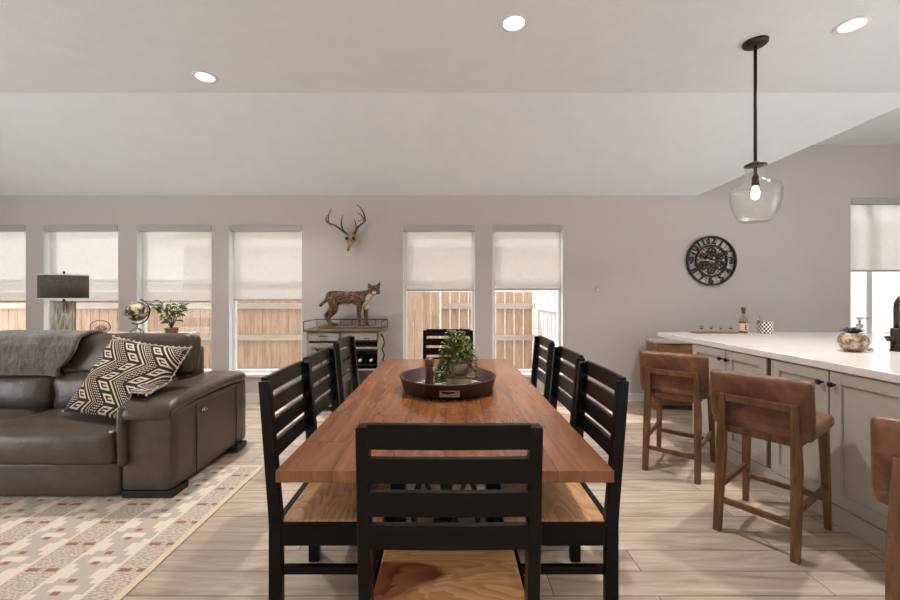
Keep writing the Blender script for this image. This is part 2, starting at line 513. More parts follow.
# ---------------------------------------------------------------- rug
def rug_mat():
    t = NT('woven_aztec_rug')
    tc = t.n('ShaderNodeTexCoord'); sp = t.n('ShaderNodeSeparateXYZ'); t.l(tc.outputs['Object'], sp.inputs[0])
    X = t.math('ADD', sp.outputs[0], 20*.432); Y = t.math('ADD', sp.outputs[1], 20*.197)
    u = t.math('MODULO', X, .432); v = t.math('MODULO', Y, .197)         # u grows away from the rug's right border
    cream = srgb(228, 212, 194); grey = srgb(194, 178, 162); brn = srgb(158, 110, 84)
    sub = t.n('ShaderNodeVectorMath', operation='SCALE'); t.l(tc.outputs['Object'], sub.inputs[0]); sub.inputs['Scale'].default_value = 1
    speck = t.noise(t.coord(scale=(60, 150, 1)), 1, 2)
    def between(a, lo, hi): return t.math('MULTIPLY', t.math('GREATER_THAN', a, lo), t.math('LESS_THAN', a, hi))
    # taupe column u in .262-.432 (next to border), zig column centre u=.13
    col = cream
    inT = t.math('GREATER_THAN', u, .262)
    tcol = t.ramp(speck, [(.40, srgb(172, 154, 136)), (.60, srgb(216, 198, 180))])
    # stepped grey shape: half width changes in steps with v
    vs = t.math('ABSOLUTE', t.math('SUBTRACT', v, .098))           # 0 mid .. .098 ends
    stp = t.math('MULTIPLY', t.math('FLOOR', t.math('MULTIPLY', vs, 1/.033)), .034)
    hw = t.math('SUBTRACT', .115, stp)
    du = t.math('ABSOLUTE', t.math('SUBTRACT', u, .131))
    inG = t.math('LESS_THAN', du, hw)
    hw2 = t.math('SUBTRACT', hw, .058)
    inC = t.math('LESS_THAN', du, hw2)
    c = t.mix(inG, cream, grey)
    c = t.mix(t.math('MULTIPLY', inC, t.math('LESS_THAN', vs, .02)), c, cream)
    c = t.mix(inT, c, tcol)
    # little brown squares
    s1 = t.math('MULTIPLY', between(v, .010, .034), t.math('ADD', between(u, .275, .333), between(u, .362, .420)))
    s2 = t.math('MULTIPLY', between(u, .105, .140), t.math('ADD', between(v, .058, .082), between(v, .135, .159)))
    c = t.mix(t.math('MINIMUM', t.math('ADD', s1, s2), 1.0), c, brn)
    # border
    inB = t.math('GREATER_THAN', sp.outputs[0], -.035)
    inB2 = t.math('GREATER_THAN', sp.outputs[1], -.035)
    c = t.mix(t.math('MAXIMUM', inB, inB2), c, srgb(222, 200, 174))
    wv = t.noise(sub.outputs[0], 420, 2)
    c = t.mix(.35, c, t.ramp(wv, [(.35, (.7, .68, .66, 1)), (.6, (1, 1, 1, 1))]), 'MULTIPLY')
    t.base(c); t.rough(.95); t.bump(wv, .3, .003)
    return t.m
rug = MB().box(-3.4, 0, -2.3, 0, 0, .008).build('area_rug', rug_mat(), bevel=.003, loc=(-1.39, 3.04, 0))
tag(rug, 'cream flatwoven rug with stepped grey motifs and small brown squares under the sofa', 'rug')

# ---------------------------------------------------------------- leather sofa
def leather(name, c1, c2, rough=.38, b=.25, sc=9):
    t = NT(name)
    v = t.coord()
    n = t.noise(v, sc, 5, .6, .4)
    t.base(t.ramp(n, [(.3, c1), (.7, c2)]))
    t.rough(t.ramp(n, [(.3, (rough-.06,)*3+(1,)), (.7, (rough+.08,)*3+(1,))]))
    n2 = t.noise(v, 220, 3); n3 = t.noise(v, 14, 3, .5, 1.2)
    t.bump(t.math('ADD', t.math('MULTIPLY', n2, .15), n3), b, .012)
    return t.m
M_leather = leather('taupe_brown_leather', srgb(64, 53, 44), srgb(82, 69, 58), .34)
M_leather_s = leather('smooth_taupe_leather', srgb(68, 57, 48), srgb(86, 73, 62), .36, .08)
M_dark = plain('black_plastic', srgb(22, 20, 19), .5)
sofa = thing('leather_sofa', 'taupe brown leather power recliner sofa standing on the patterned rug', 'sofa', (-3.0, 3.0, .009))
sofa.rotation_euler = (0, 0, 0)
def S(x, y, z=0): return (x+3.0, y-3.0, z)
SX1 = -1.76; SX0 = -2.08
# arm
m = MB(); m.puff(S((SX0+SX1)/2, 3.02, .30), (SX1-SX0, .96, .52), .03, (.01, .006, 0), 10)
arm = m.build('arm', M_leather_s, sofa, smooth=True)
# seams on the arm's outer side
for yy in (2.78, 3.30):
    MB().tube([(SX1+3.0+.0115-(.0 if yy > 3 else .0), yy-3.0, .06), (SX1+3.0+.0145, yy-3.0, .3), (SX1+3.0+.0115, yy-3.0, .54)], .004, 6).build('seam', M_dark, arm, smooth=True)
pl = MB(); pl.lathe([(.0, 0), (.030, 0), (.034, .006), (0, .008)], seg=20)
for v in pl.bm.verts: v.co = Vector((v.co.z, v.co.x*1.0, v.co.y*.55))
po = pl.build('recline_switch', M_chrome, arm, smooth=True); po.location = (SX1+3.0+.008, 2.87-3.0, .47)
tag(po, 'silver oval recline button')
# arm pad: swept soft profile, curling down at the front
m = MB()
path = [(3.52, .575), (3.40, .60), (3.20, .605), (3.0, .60), (2.80, .59), (2.66, .582), (2.57, .570), (2.535, .553), (2.518, .528), (2.515, .50)]
n = len(path)
prev = None
for i, (y, z) in enumerate(path):
    y0, z0 = path[max(0, i-1)]; y1, z1 = path[min(n-1, i+1)]
    ty, tz = y1-y0, z1-z0; L = math.hypot(ty, tz); ny, nz = -tz/L*-1, ty/L*-1      # outward normal (up at the top, front at the curl)
    front = i >= 7
    # the curl narrows to a lip along the inner front edge
    k = max(0, (i-6)/(n-7))
    xc = (SX0+SX1)/2; hwid = (SX1-SX0)/2+.018 - k*.008; th = .052-.030*k
    ring = []
    for q in range(20):
        a = 2*PI*q/20
        ca, sa = math.cos(a), math.sin(a)
        ex = math.copysign(abs(ca)**.55, ca)*hwid; et = math.copysign(abs(sa)**.75, sa)*th
        wob = .006*math.sin(q*1.3+i*.9)
        ring.append(m.bm.verts.new((xc+ex+3.0, y+ny*(et+wob)-3.0, z+nz*(et+wob))))
    if prev:
        for q in range(20):
            r = (q+1) % 20
            m.bm.faces.new((prev[q], prev[r], ring[r], ring[q]))
    else: m.bm.faces.new(ring)
    prev = ring
m.bm.faces.new(prev[::-1])
m.build('arm_pad', M_leather, sofa, smooth=True, sub=1)
MB().puff(S(SX0+.028, 2.545, .40), (.062, .10, .38), .03, (.0, .004, .0), 10, wr=.004).build('arm_front_roll', M_leather, sofa, smooth=True)
for (fx, fy) in ((-1.90, 2.62), (-1.88, 3.36), (-4.0, 2.62), (-4.0, 3.36)):
    MB().box(fx-.17+3, fx+.15+3, fy-.08-3.0, fy+.08-3.0, 0, .045).build('foot', M_dark, sofa, bevel=.004)
MB().puff(S(-3.13, 3.0, .122), (2.08, .93, .215), .015, n=8).build('base', M_leather_s, sofa, smooth=True)
for k in range(2):
    cx = -2.535-.91*k
    MB().puff(S(cx, 2.82, .335), (.905, .70, .21), .045, (.0, .012, .022), 14, wr=.006, seed=k).build('seat_cushion', M_leather, sofa, smooth=True)
    MB().puff(S(cx, 3.14, .55), (.90, .30, .30), .07, (.0, .03, .0), 14, wr=.012, seed=k+3).build('back_cushion', M_leather, sofa, smooth=True)
    Mh = Matrix.Rotation(math.radians(-10), 4, 'X')
    MB().puff(S(cx+(.045 if k == 0 else 0), 3.17, .825), (.90+(.09 if k == 0 else 0), .18, .32), .055, (.0, .015, .0), 14, M=Mh, wr=.006, seed=k+7).build('headrest', M_leather, sofa, smooth=True)
MB().puff(S(-3.0, 3.36, .47), (1.84, .16, .80), .04, n=8).build('back_frame', M_leather_s, sofa, smooth=True)
MB().puff(S(-4.02, 3.02, .32), (.28, .96, .62), .06, n=10).build('arm', M_leather_s, sofa, smooth=True)

# fur throw lying over the headrest
def throw():
    t = NT('taupe_faux_fur')
    v = t.coord(scale=(10, 10, 3)); n = t.noise(v, 5, 6, .7, .8)
    t.base(t.ramp(n, [(.32, srgb(62, 54, 46)), (.5, srgb(88, 79, 69)), (.68, srgb(124, 113, 100))]))
    t.rough(.9); t.b.inputs['Sheen Weight'].default_value = .5
    t.bump(n, .5, .012)
    prof = [(3.005, .70), (3.00, .76), (3.02, .84), (3.035, .91), (3.07, .975), (3.13, 1.008), (3.20, 1.012), (3.26, .985), (3.285, .91), (3.29, .82), (3.295, .72)]
    m = MB(); NX = 44; rows = []
    for j in range(41):
        f = j/40*(len(prof)-1); i = min(int(f), len(prof)-2); g = f-i
        y = prof[i][0]*(1-g)+prof[i+1][0]*g; z = prof[i][1]*(1-g)+prof[i+1][1]*g
        row = []
        for k in range(NX+1):
            u = k/NX; q = min(j/16, 1)
            x = -3.60+.06*q+u*(.76+.0*(1-q))+.10*(1-abs(1-2*min(j/30, 1)))*0+.10*max(0, (j-4)/36)**.5-.06 + .012*math.sin(j*.5+3)
            nn = noise.noise(Vector((x*7, y*6, z*5)))*.018
            row.append(m.bm.verts.new((x, y-abs(nn)-.012, z+nn*.5)))
        rows.append(row)
    for j in range(40):
        for k in range(NX):
            m.bm.faces.new((rows[j][k], rows[j][k+1], rows[j+1][k+1], rows[j+1][k]))
    o = m.build('fur_throw', t.m, smooth=True)
    sd = o.modifiers.new('solid', 'SOLIDIFY'); sd.thickness = .022; sd.offset = 0
    tag(o, 'taupe faux fur throw blanket draped over the sofa headrest', 'blanket')
throw()

# patterned pillow
def pillow_mat():
    t = NT('black_cream_geometric_weave')
    tc = t.n('ShaderNodeTexCoord'); sp = t.n('ShaderNodeSeparateXYZ'); t.l(tc.outputs['UV'], sp.inputs[0])
    U = sp.outputs[0]; V = sp.outputs[1]
    # zig-zag columns
    tri = t.math('PINGPONG', t.math('ADD', V, 5), .15)
    d = t.math('ADD', t.math('ADD', U, 5.0), tri)
    ph = t.math('MODULO', d, .20)
    def between(a, lo, hi): return t.math('MULTIPLY', t.math('GREATER_THAN', a, lo), t.math('LESS_THAN', a, hi))
    lines = t.math('ADD', between(ph, .0, .013), t.math('ADD', between(ph, .030, .036), between(ph, .048, .053)))
    ck = t.math('MULTIPLY', t.math('GREATER_THAN', t.math('SINE', t.math('MULTIPLY', V, 420)), .0), t.math('GREATER_THAN', t.math('SINE', t.math('MULTIPLY', d, 420)), -.2))
    dots = t.math('MULTIPLY', ck, between(ph, .060, .105))
    # greek key squares
    vm = t.math('MODULO', t.math('ADD', V, 5), .075)
    sq = t.math('MULTIPLY', between(ph, .122, .180), between(vm, .010, .064))
    hole = t.math('MULTIPLY', between(ph, .134, .168), between(vm, .022, .052))
    core = t.math('MULTIPLY', between(ph, .145, .180), between(vm, .032, .042))
    key = t.math('ADD', t.math('SUBTRACT', sq, hole), core)
    m_ = t.math('MINIMUM', t.math('ADD', t.math('ADD', lines, dots), key), 1.0)
    c = t.mix(m_, srgb(26, 24, 24), srgb(204, 184, 162))
    t.base(c); t.rough(.9); t.bump(t.noise(t.coord(), 300, 2), .4, .003)
    return t.m
pm = pillow_mat()
pil = thing('throw_pillow', 'black and cream geometric patterned pillow with pompom trim leaning on the sofa', 'pillow', (-2.30, 2.90, .50))
m = MB()
N = 26
def pz(u, v):
    e = max(0, (1-u**4)*(1-v**4)); return .075*e**.55
hs = .29
gr = {}
for sgn in (1, -1):
    for i in range(N+1):
        for j in range(N+1):
            u = -1+2*i/N; v = -1+2*j/N
            edge = i in (0, N) or j in (0, N)
            if edge and sgn == -1: gr[(sgn, i, j)] = gr[(1, i, j)]; continue
            pin = 1-.07*(1-(abs(u)**2))*(abs(v)**3); pin2 = 1-.07*(1-(abs(v)**2))*(abs(u)**3)
            wr = .006*math.sin(7*u+5*v)
            gr[(sgn, i, j)] = m.bm.verts.new((u*hs*pin2, -sgn*pz(u, v)+wr, v*hs*pin))
for sgn in (1, -1):
    for i in range(N):
        for j in range(N):
            f = [gr[(sgn, i, j)], gr[(sgn, i+1, j)], gr[(sgn, i+1, j+1)], gr[(sgn, i, j+1)]]
            m.bm.faces.new(f if sgn > 0 else f[::-1])
uvl = m.bm.loops.layers.uv.new('weave')
for f in m.bm.faces:
    for lp in f.loops: lp[uvl].uv = (lp.vert.co.x+.3, lp.vert.co.z+.3)
# the cushion has slumped against the arm: its square has sheared
E1 = Vector((.350, -.09, -.030))/hs; E2 = Vector((.045, .15, .240))/hs; E3 = E2.cross(E1).normalized()*-1
def slump(p):
    q = E1*p.x + E2*p.z + E3*p.y
    wx, wz = q.x-2.235, q.z+.712
    if wx > -2.10 and wz < .70: q.z += (.70-wz)*.85*min(1, (wx+2.10)/.06)     # lies up on the arm rest
    return q
for v in m.bm.verts: v.co = slump(v.co)
pb = m.build('pillow_cover', pm, pil, smooth=True)
M_tass = plain('cream_tassel_yarn', srgb(206, 190, 170), .9, var=.1)
m = MB()
for k in range(15):
    a = -hs+2*hs*k/14
    for (x_, z_) in ((a, hs), (-hs, a), (hs, a)):
        pin = 1-.07*(1-(abs(x_/hs)**2))*(abs(z_/hs)**3); pin2 = 1-.07*(1-(abs(z_/hs)**2))*(abs(x_/hs)**3)
        m.sphere(slump(Vector((x_*1.01*pin2, random.uniform(-.006, .006), z_*1.01*pin))), random.uniform(.006, .009), 8, 6, (1, 1, 1.3))
cord = [(-hs, -hs+2*hs*k/20) for k in range(20)]+[(-hs+2*hs*k/20, hs) for k in range(20)]+[(hs, hs-2*hs*k/20) for k in range(21)]
m.tube([slump(Vector((a*1.003*(1-.07*(1-abs(b/hs)**2)*abs(a/hs)**3), 0, b*1.003*(1-.07*(1-abs(a/hs)**2)*abs(b/hs)**3)))) for a, b in cord], .003, 6)
m.build('pompom_trim', M_tass, pil, smooth=True)
pil.location = (-2.235, 2.80, .712)

# ---------------------------------------------------------------- console table behind the sofa and what stands on it
con = thing('console_table', 'narrow white console table standing behind the leather sofa', 'table', (-3.45, 3.78, 0))
M_conw = plain('white_painted_wood', srgb(222, 214, 206), .5, var=.02)
MB().box(-1.2, 1.02, -.15, .15, .905, .94).build('table_top', M_conw, con, bevel=.004)
MB().box(-1.16, .98, -.12, .12, .82, .905).build('apron', M_conw, con)
for xx in (-1.14, .92):
    for yy in (-.12, .08):
        MB().box(xx, xx+.045, yy, yy+.045, 0, .82).build('leg', M_conw, con)
CZ = .941
lamp = thing('table_lamp', 'table lamp with wide charcoal drum shade and rough woven cylinder base', 'lamp', (-3.60, 3.75, CZ))
def shade_mat():
    t = NT('charcoal_linen_shade')
    n = t.noise(t.coord(scale=(6, 6, 120)), 3, 4); n2 = t.noise(t.coord(scale=(100, 100, 5)), 3, 3)
    t.base(t.ramp(t.math('MULTIPLY', t.math('ADD', n, n2), .5), [(.38, srgb(58, 52, 46)), (.62, srgb(92, 84, 76))])); t.rough(.9)
    return t.m
M_shade = shade_mat()
m = MB(); m.lathe([(.172, .325), (.176, .325), (.176, .545), (.172, .545), (.172, .325)], seg=48, cap=False)
sh = m.build('lamp_shade', M_shade, lamp, smooth=False)
for p_ in sh.data.polygons: p_.use_smooth = abs(p_.normal.z) < .5
m = MB(); m.lathe([(.1715, .321), (.1775, .321), (.1775, .332), (.1715, .332), (.1715, .321)], seg=48, cap=False)
m.lathe([(.1715, .538), (.1775, .538), (.1775, .549), (.1715, .549), (.1715, .538)], seg=48, cap=False)
m.build('shade_trim', plain('cream_binding', srgb(205, 196, 184), .8), sh)
m = MB()
for k in range(3):
    a = 2*PI*k/3; m.tube([(0, 0, .53), (.173*math.cos(a), .173*math.sin(a), .54)], .003, 6)
m.tube([(0, 0, .53), (0, 0, .565)], .006, 8); m.sphere((0, 0, .572), .010, 10, 8)
m.build('finial', M_bronze, lamp, smooth=True)
MB().tube([(0, 0, .29), (0, 0, .53)], .010, 10).build('stem', M_bronze, lamp, smooth=True)
m = MB(); m.lathe([(0, 0), (.080, 0), (.084, .01), (.085, .15), (.083, .29), (.07, .30), (0, .30)], seg=64)
for v in m.bm.verts:
    r = math.hypot(v.co.x, v.co.y)
    if r > .075:
        a = math.atan2(v.co.y, v.co.x)
        k = 1+.05*noise.noise(Vector((a*9, 0, v.co.z*3)))
        v.co.x *= k; v.co.y *= k
t = NT('driftwood_strips')
n = t.noise(t.coord(scale=(30, 30, 3)), 2, 5, .6, .5)
t.base(t.ramp(n, [(.34, srgb(110, 90, 66)), (.46, srgb(176, 164, 148)), (.62, srgb(214, 206, 196))])); t.rough(.8); t.bump(n, .9, .02)
m.build('lamp_base', t.m, lamp, smooth=True)

ter = thing('glass_terrarium', 'small glass bowl with a wire hoop holding a pink stone', 'ornament', (-3.235, 3.72, CZ))
m = MB(); m.lathe([(.030, 0), (.055, .015), (.068, .045), (.060, .075), (.045, .088)], seg=28, cap=False); m.build('glass_bowl', M_clear, ter, smooth=True)
m = MB(); m.tube([(.1*math.cos(a)*.95, 0, .062+.062*math.sin(a)) for a in [2*PI*k/32 for k in range(32)]], .0035, 8, True); m.build('wire_hoop', M_bronze, ter, smooth=True)
m = MB(); m.sphere((.01, 0, .045), .042, 14, 10, (1.1, .9, .8)); m.build('pink_stone', plain('pink_stone', srgb(176, 128, 118), .7, var=.2), ter, smooth=True)

gl = thing('desk_globe', 'antique desk globe on a curved metal stand behind the sofa', 'globe', (-2.915, 3.75, CZ))
def globe_mat():
    t = NT('antique_globe_map')
    n = t.noise(t.coord(), 13, 4, .6, .3)
    t.base(t.ramp(n, [(.44, srgb(44, 40, 38)), (.5, srgb(64, 54, 44)), (.53, srgb(196, 172, 130)), (.62, srgb(222, 206, 178))])); t.rough(.4)
    return t.m
GC = Vector((0, 0, .205)); ax = Vector((-.5, 0, .87)).normalized()
m = MB(); m.sphere(GC, .092, 28, 18); m.build('sphere', globe_mat(), gl, smooth=True)
m = MB(); m.tube([GC+Vector((math.cos(a), 0, math.sin(a)))*.118 for a in [math.radians(-115+k*190/28) for k in range(29)]], .006, 8)
m.build('meridian_ring', M_bronze, gl, smooth=True)
m = MB(); m.tube([GC+Vector((math.cos(a)*.108, math.sin(a)*.108*.9, math.sin(a)*.03)) for a in [2*PI*k/40 for k in range(40)]], .004, 8, True)
m.build('horizon_ring', plain('tarnished_brass', srgb(120, 104, 84), .4, .6), gl, smooth=True)
m = MB(); m.tube([(-.062, 0, .0), (-.055, 0, .022), (-.03, 0, .040), (0, 0, .048), (.03, 0, .040), (.055, 0, .022), (.062, 0, 0)], .006, 8)
m.tube([(0, -.05, .0), (0, -.04, .022), (0, 0, .046), (0, .04, .022), (0, .05, 0)], .005, 8)
m.tube([(0, 0, .046), (0, 0, .09)], .006, 8)
m.build('arched_stand', M_chrome, gl, smooth=True)

M_leafm = plain('green_leaf', srgb(92, 112, 58), .45, var=.35, scale=40)
pp = thing('potted_houseplant', 'small leafy green plant in a wicker pot behind the sofa', 'plant', (-2.57, 3.72, CZ))
m = MB(); m.lathe([(0, 0), (.048, 0), (.056, .05), (.052, .055), (.05, .045), (0, .045)], seg=24)
m.build('wicker_pot', plain('wicker', srgb(156, 116, 78), .8, var=.2, scale=90, bump=.8), pp, smooth=False)
m = MB(); lf = MB()
for k in range(15):
    a = random.uniform(0, 2*PI); rr = random.uniform(.04, .135); h = random.uniform(.13, .30)
    tip = Vector((rr*math.cos(a), rr*.7*math.sin(a), h))
    m.tube([(0, 0, .04), tip*.45+Vector((0, 0, .05)), tip], .0025, 6)
    for q in range(4):
        b = a+random.uniform(-1.4, 1.4)
        lf.leaf(tip*(1-q*.10)+Vector((0, 0, .0)), (math.cos(b), math.sin(b)*.7, random.uniform(-.2, .7)), (random.uniform(-.4, .4), random.uniform(-.9, -.2), 1), random.uniform(.055, .085), .036)
m.tube([(0, 0, .04), (-.08, 0, .16), (-.17, 0, .255)], .0025, 6)
for q in range(5): lf.leaf((-.09-.022*q, 0, .19+.02*q), (-.6, -.3, random.uniform(-.2, .8)), (0, -.7, 1), .055, .034)
m.build('stem', plain('green_stem', srgb(96, 96, 54), .6), pp, smooth=True)
lf.build('foliage', M_leafm, pp, smooth=True, fix=False)

# ---------------------------------------------------------------- bar cart with wildlife mount
M_gwood = wood('grey_washed_wood', [srgb(120, 112, 100), srgb(158, 148, 136), srgb(178, 168, 156)], (1.5, 12, 12), .6, 3)
M_gtop = wood('weathered_brown_plank', [srgb(78, 62, 48), srgb(112, 92, 74), srgb(136, 114, 94)], (1.5, 12, 12), .6, 3)
cart = thing('bar_cabinet', 'grey washed wood bar cabinet with black gallery rail against the back wall', 'cabinet', (-1.165, 4.64, 0))
cart.scale = (.91, 1, 1)
MB().box(-.475, .475, -.235, .235, .895, .919).build('cabinet_top', M_gtop, cart, bevel=.004)
m = MB()
m.box(-.445, -.42, -.20, .21, .06, .894); m.box(.42, .445, -.20, .21, .06, .894); m.box(-.04, -.015, -.20, .21, .06, .894)
m.box(-.42, .42, .19, .21, .06, .894); m.box(-.42, .42, -.20, .189, .06, .09); m.box(-.42, .42, -.20, .189, .70, .72)
m.box(-.015, .42, -.20, .189, .46, .475)
m.build('cabinet_body', M_gwood, cart, bevel=.002)
d = MB().box(-.417, -.043, -.218, -.201, .79, .885).build('drawer', M_gwood, cart, bevel=.003)
h = MB(); h.tube([(-.29, -.218, .845), (-.285, -.238, .845), (-.185, -.238, .845), (-.18, -.218, .845)], .0055, 8); h.build('pull_handle', M_black, d, smooth=True)
d = MB().box(-.012, .417, -.218, -.201, .80, .885).build('drawer', M_gwood, cart, bevel=.003)
h = MB()
for xx in (.12, .29): h.tube([(xx-.03, -.218, .812), (xx-.02, -.232, .822), (xx+.02, -.232, .822), (xx+.03, -.218, .812)], .004, 8)
h.build('arched_pull', M_black, d, smooth=True)
m = MB(); m.box(-.417, -.375, -.218, -.201, .10, .77); m.box(-.085, -.043, -.218, -.201, .10, .77); m.box(-.375, -.085, -.218, -.201, .72, .77); m.box(-.375, -.085, -.218, -.201, .10, .16); m.box(-.375, -.085, -.208, -.202, .16, .72)
d = m.build('cabinet_door', M_gwood, cart, bevel=.002)
m = MB(); m.tube([(-.34, -.212, .74), (-.12, -.212, .20)], .006, 6); m.tube([(-.12, -.213, .74), (-.34, -.213, .20)], .006, 6); m.box(-.32, -.14, -.214, -.209, .66, .70)
m.build('metal_cross', M_black, d)
m = MB()
for xx in (-.47, .47):
    m.tube([(xx, -.23, 1.005), (xx, .22, 1.005)], .005, 8)
m.tube([(-.47, .22, 1.005), (.47, .22, 1.005)], .006, 8)
for k in range(7): m.tube([(-.47+.94*k/6, .22, .919), (-.47+.94*k/6, .22, 1.005)], .005, 8)
for xx in (-.47, .47): m.tube([(xx, -.23, .919), (xx, -.23, 1.005)], .005, 8)
m.build('gallery_rail', M_black, cart, smooth=True)
m = MB(); m.tube([(.452, -.12, .86), (.475, -.12, .82), (.490, -.12, .76), (.462, -.12, .69), (.488, -.12, .62), (.470, -.12, .56), (.455, -.12, .50)], .009, 8)
m.build('side_scroll', M_black, cart, smooth=True)
m = MB(); m.box(.0, .415, -.19, .15, .515, .53)
for k in range(4): m.box(.0+k*.135, .008+k*.135, -.19, .15, .53, .60)
m.build('bottle_rack', M_black, cart)
for xx in (-.43, .40):
    for yy in (-.19, .17): MB().box(xx, xx+.03, yy, yy+.03, 0, .06).build('leg', M_black, cart)
M_winegl = plain('dark_green_bottle_glass', srgb(24, 26, 22), .12)
M_foil = plain('white_bottle_foil', srgb(226, 222, 216), .3)
for k in range(3):
    b = thing('wine_bottle', ['left', 'middle', 'right'][k]+' of three dark wine bottles lying in the bar cabinet rack', 'bottle', (-1.165+(.0725+.135*k)*.91, 4.48, .574), 0, 'wine bottles in the bar cabinet')
    m = MB(); m.lathe([(0, 0), (.036, 0), (.038, .01), (.038, .17), (.030, .20), (.014, .225), (.013, .255), (0, .255)], seg=20)
    for v in m.bm.verts: v.co = Vector((v.co.x, .20-v.co.z, v.co.y))
    m.build('bottle_body', M_winegl, b, smooth=True)
    m = MB(); m.lathe([(0, .0), (.017, 0), (.017, .045), (.015, .05), (0, .05)], seg=16)
    for v in m.bm.verts: v.co = Vector((v.co.x, -.012-v.co.z+.0, v.co.y))
    m.build('neck_foil', M_foil, b, smooth=True)

plank = MB().box(-.36, .36, -.10, .10, 0, .022).build('wooden_plank', M_gtop, bevel=.006, loc=(-1.12, 4.65, .920))
tag(plank, 'brown wooden display plank under the mounted bobcat', 'plank')

def fur():
    t = NT('bobcat_fur')
    v = t.coord()
    n = t.noise(v, 14, 4, .6)
    base = t.ramp(n, [(.35, srgb(74, 48, 31)), (.65, srgb(132, 96, 68))])
    vo = t.n('ShaderNodeTexVoronoi'); t.l(t.coord(scale=(1, 1, 1.3)), vo.inputs['Vector']); vo.inputs['Scale'].default_value = 30
    spot = t.math('LESS_THAN', vo.outputs['Distance'], .40)
    base = t.mix(t.math('MULTIPLY', spot, .9), base, srgb(40, 26, 20))
    tc = t.n('ShaderNodeTexCoord')
    def ball(c, r):
        d = t.n('ShaderNodeVectorMath', operation='DISTANCE'); t.l(tc.outputs['Object'], d.inputs[0]); d.inputs[1].default_value = c
        return t.ramp(d.outputs['Value'], [(r*.75, (1, 1, 1, 1)), (r, (0, 0, 0, 1))])
    k = None
    for c, r in (((.235, -.05, .315), .065), ((.19, -.02, .24), .075), ((.02, -.02, .215), .07), ((-.05, -.02, .21), .07), ((-.11, -.02, .20), .06), ((.08, -.02, .215), .06), ((.285, -.11, .375), .035), ((-.345, 0, .21), .0)):
        if r == 0: continue
        b = ball(c, r); k = b if k is None else t.mix(1.0, k, b, 'LIGHTEN')
    base = t.mix(k, base, t.ramp(n, [(.35, srgb(190, 172, 150)), (.6, srgb(230, 220, 206))]))
    t.base(base); t.rough(.85); t.bump(t.noise(t.coord(scale=(30, 120, 120)), 1, 4), .7, .01)
    return t.m
cat = thing('mounted_bobcat', 'taxidermy bobcat with spotted brown fur standing on the bar cabinet', 'bobcat', (-1.125, 4.65, .943))
def cp(cx, cy, dy=0): return Vector(((cx-380)/793, dy, (520-cy)/793))
m = MB()
def limb(pts):
    for i in range(len(pts)-1):
        (a, ra), (b, rb) = pts[i], pts[i+1]
        k = max(2, int((b-a).length/(min(ra, rb)*.45)))
        for q in range(k+1):
            f = q/k; m.sphere(a.lerp(b, f), ra*(1-f)+rb*f, 12, 8)
limb([(cp(200, 255), .072), (cp(260, 262), .084), (cp(340, 272), .086), (cp(430, 272), .092), (cp(490, 266), .088), (cp(540, 235, -.01), .060), (cp(575, 205, -.02), .050)])
limb([(cp(586, 190, -.03), .058), (cp(602, 190, -.03), .058), (cp(600, 200, -.055), .046)])
limb([(cp(606, 208, -.080), .028), (cp(607, 211, -.095), .022)])
m.sphere(cp(554, 212, -.04), .026, 12, 8); m.sphere(cp(634, 212, -.04), .026, 12, 8)
for sx, tx, ty in ((556, 540, 132), (630, 650, 116)):
    limb([(cp(sx, 158, -.03), .026), (cp((sx+tx)/2, (160+ty)/2, -.028), .016), (cp(tx, ty, -.025), .004)])
limb([(cp(480, 290, -.045), .055), (cp(462, 350, -.05), .036), (cp(460, 400, -.05), .027), (cp(464, 470, -.05), .021), (cp(468, 500, -.055), .024)])
limb([(cp(468, 503, -.055), .021), (cp(478, 507, -.075), .016)])
limb([(cp(500, 290, .045), .050), (cp(508, 350, .045), .034), (cp(506, 410, .045), .025), (cp(512, 470, .045), .020), (cp(518, 500, .04), .023)])
limb([(cp(518, 503, .035), .020), (cp(534, 507, .02), .015)])
limb([(cp(225, 290, -.035), .068), (cp(240, 350, -.05), .048), (cp(232, 385, -.05), .036), (cp(195, 430, -.05), .024), (cp(178, 460, -.05), .021), (cp(205, 495, -.055), .020), (cp(262, 506, -.07), .017)])
limb([(cp(205, 300, .04), .060), (cp(195, 360, .05), .040), (cp(165, 395, .05), .028), (cp(132, 425, .05), .022), (cp(150, 470, .05), .019), (cp(175, 500, .045), .019), (cp(215, 507, .035), .016)])
limb([(cp(175, 262), .030), (cp(130, 300), .021), (cp(98, 330), .020)])
body = m.build('bobcat_body', fur(), cat, smooth=True)
rm = body.modifiers.new('remesh', 'REMESH'); rm.mode = 'VOXEL'; rm.voxel_size = .0065; rm.use_smooth_shade = True
sm = body.modifiers.new('smooth', 'SMOOTH'); sm.factor = .5; sm.iterations = 4
m = MB()
m.sphere(cp(582, 183, -.083), .010, 10, 8); m.sphere(cp(620, 183, -.083), .010, 10, 8)
m.build('eyes', plain('amber_glass_eye', srgb(60, 44, 16), .1), body, smooth=True)
m = MB(); m.sphere(cp(607, 202, -.112), .0085, 10, 8, (1.2, .8, .8)); m.build('nose', plain('dark_nose', srgb(62, 36, 30), .4), body, smooth=True)
m = MB()
for tx, ty in ((540, 130), (650, 112)): m.tube([cp(tx, ty+10, -.026), cp(tx, ty-10, -.024)], [.004, .001], 6)
m.tube([cp(104, 326), cp(92, 338)], [.0215, .016], 10)
m.build('black_ear_and_tail_tips', M_dark, body, smooth=True)

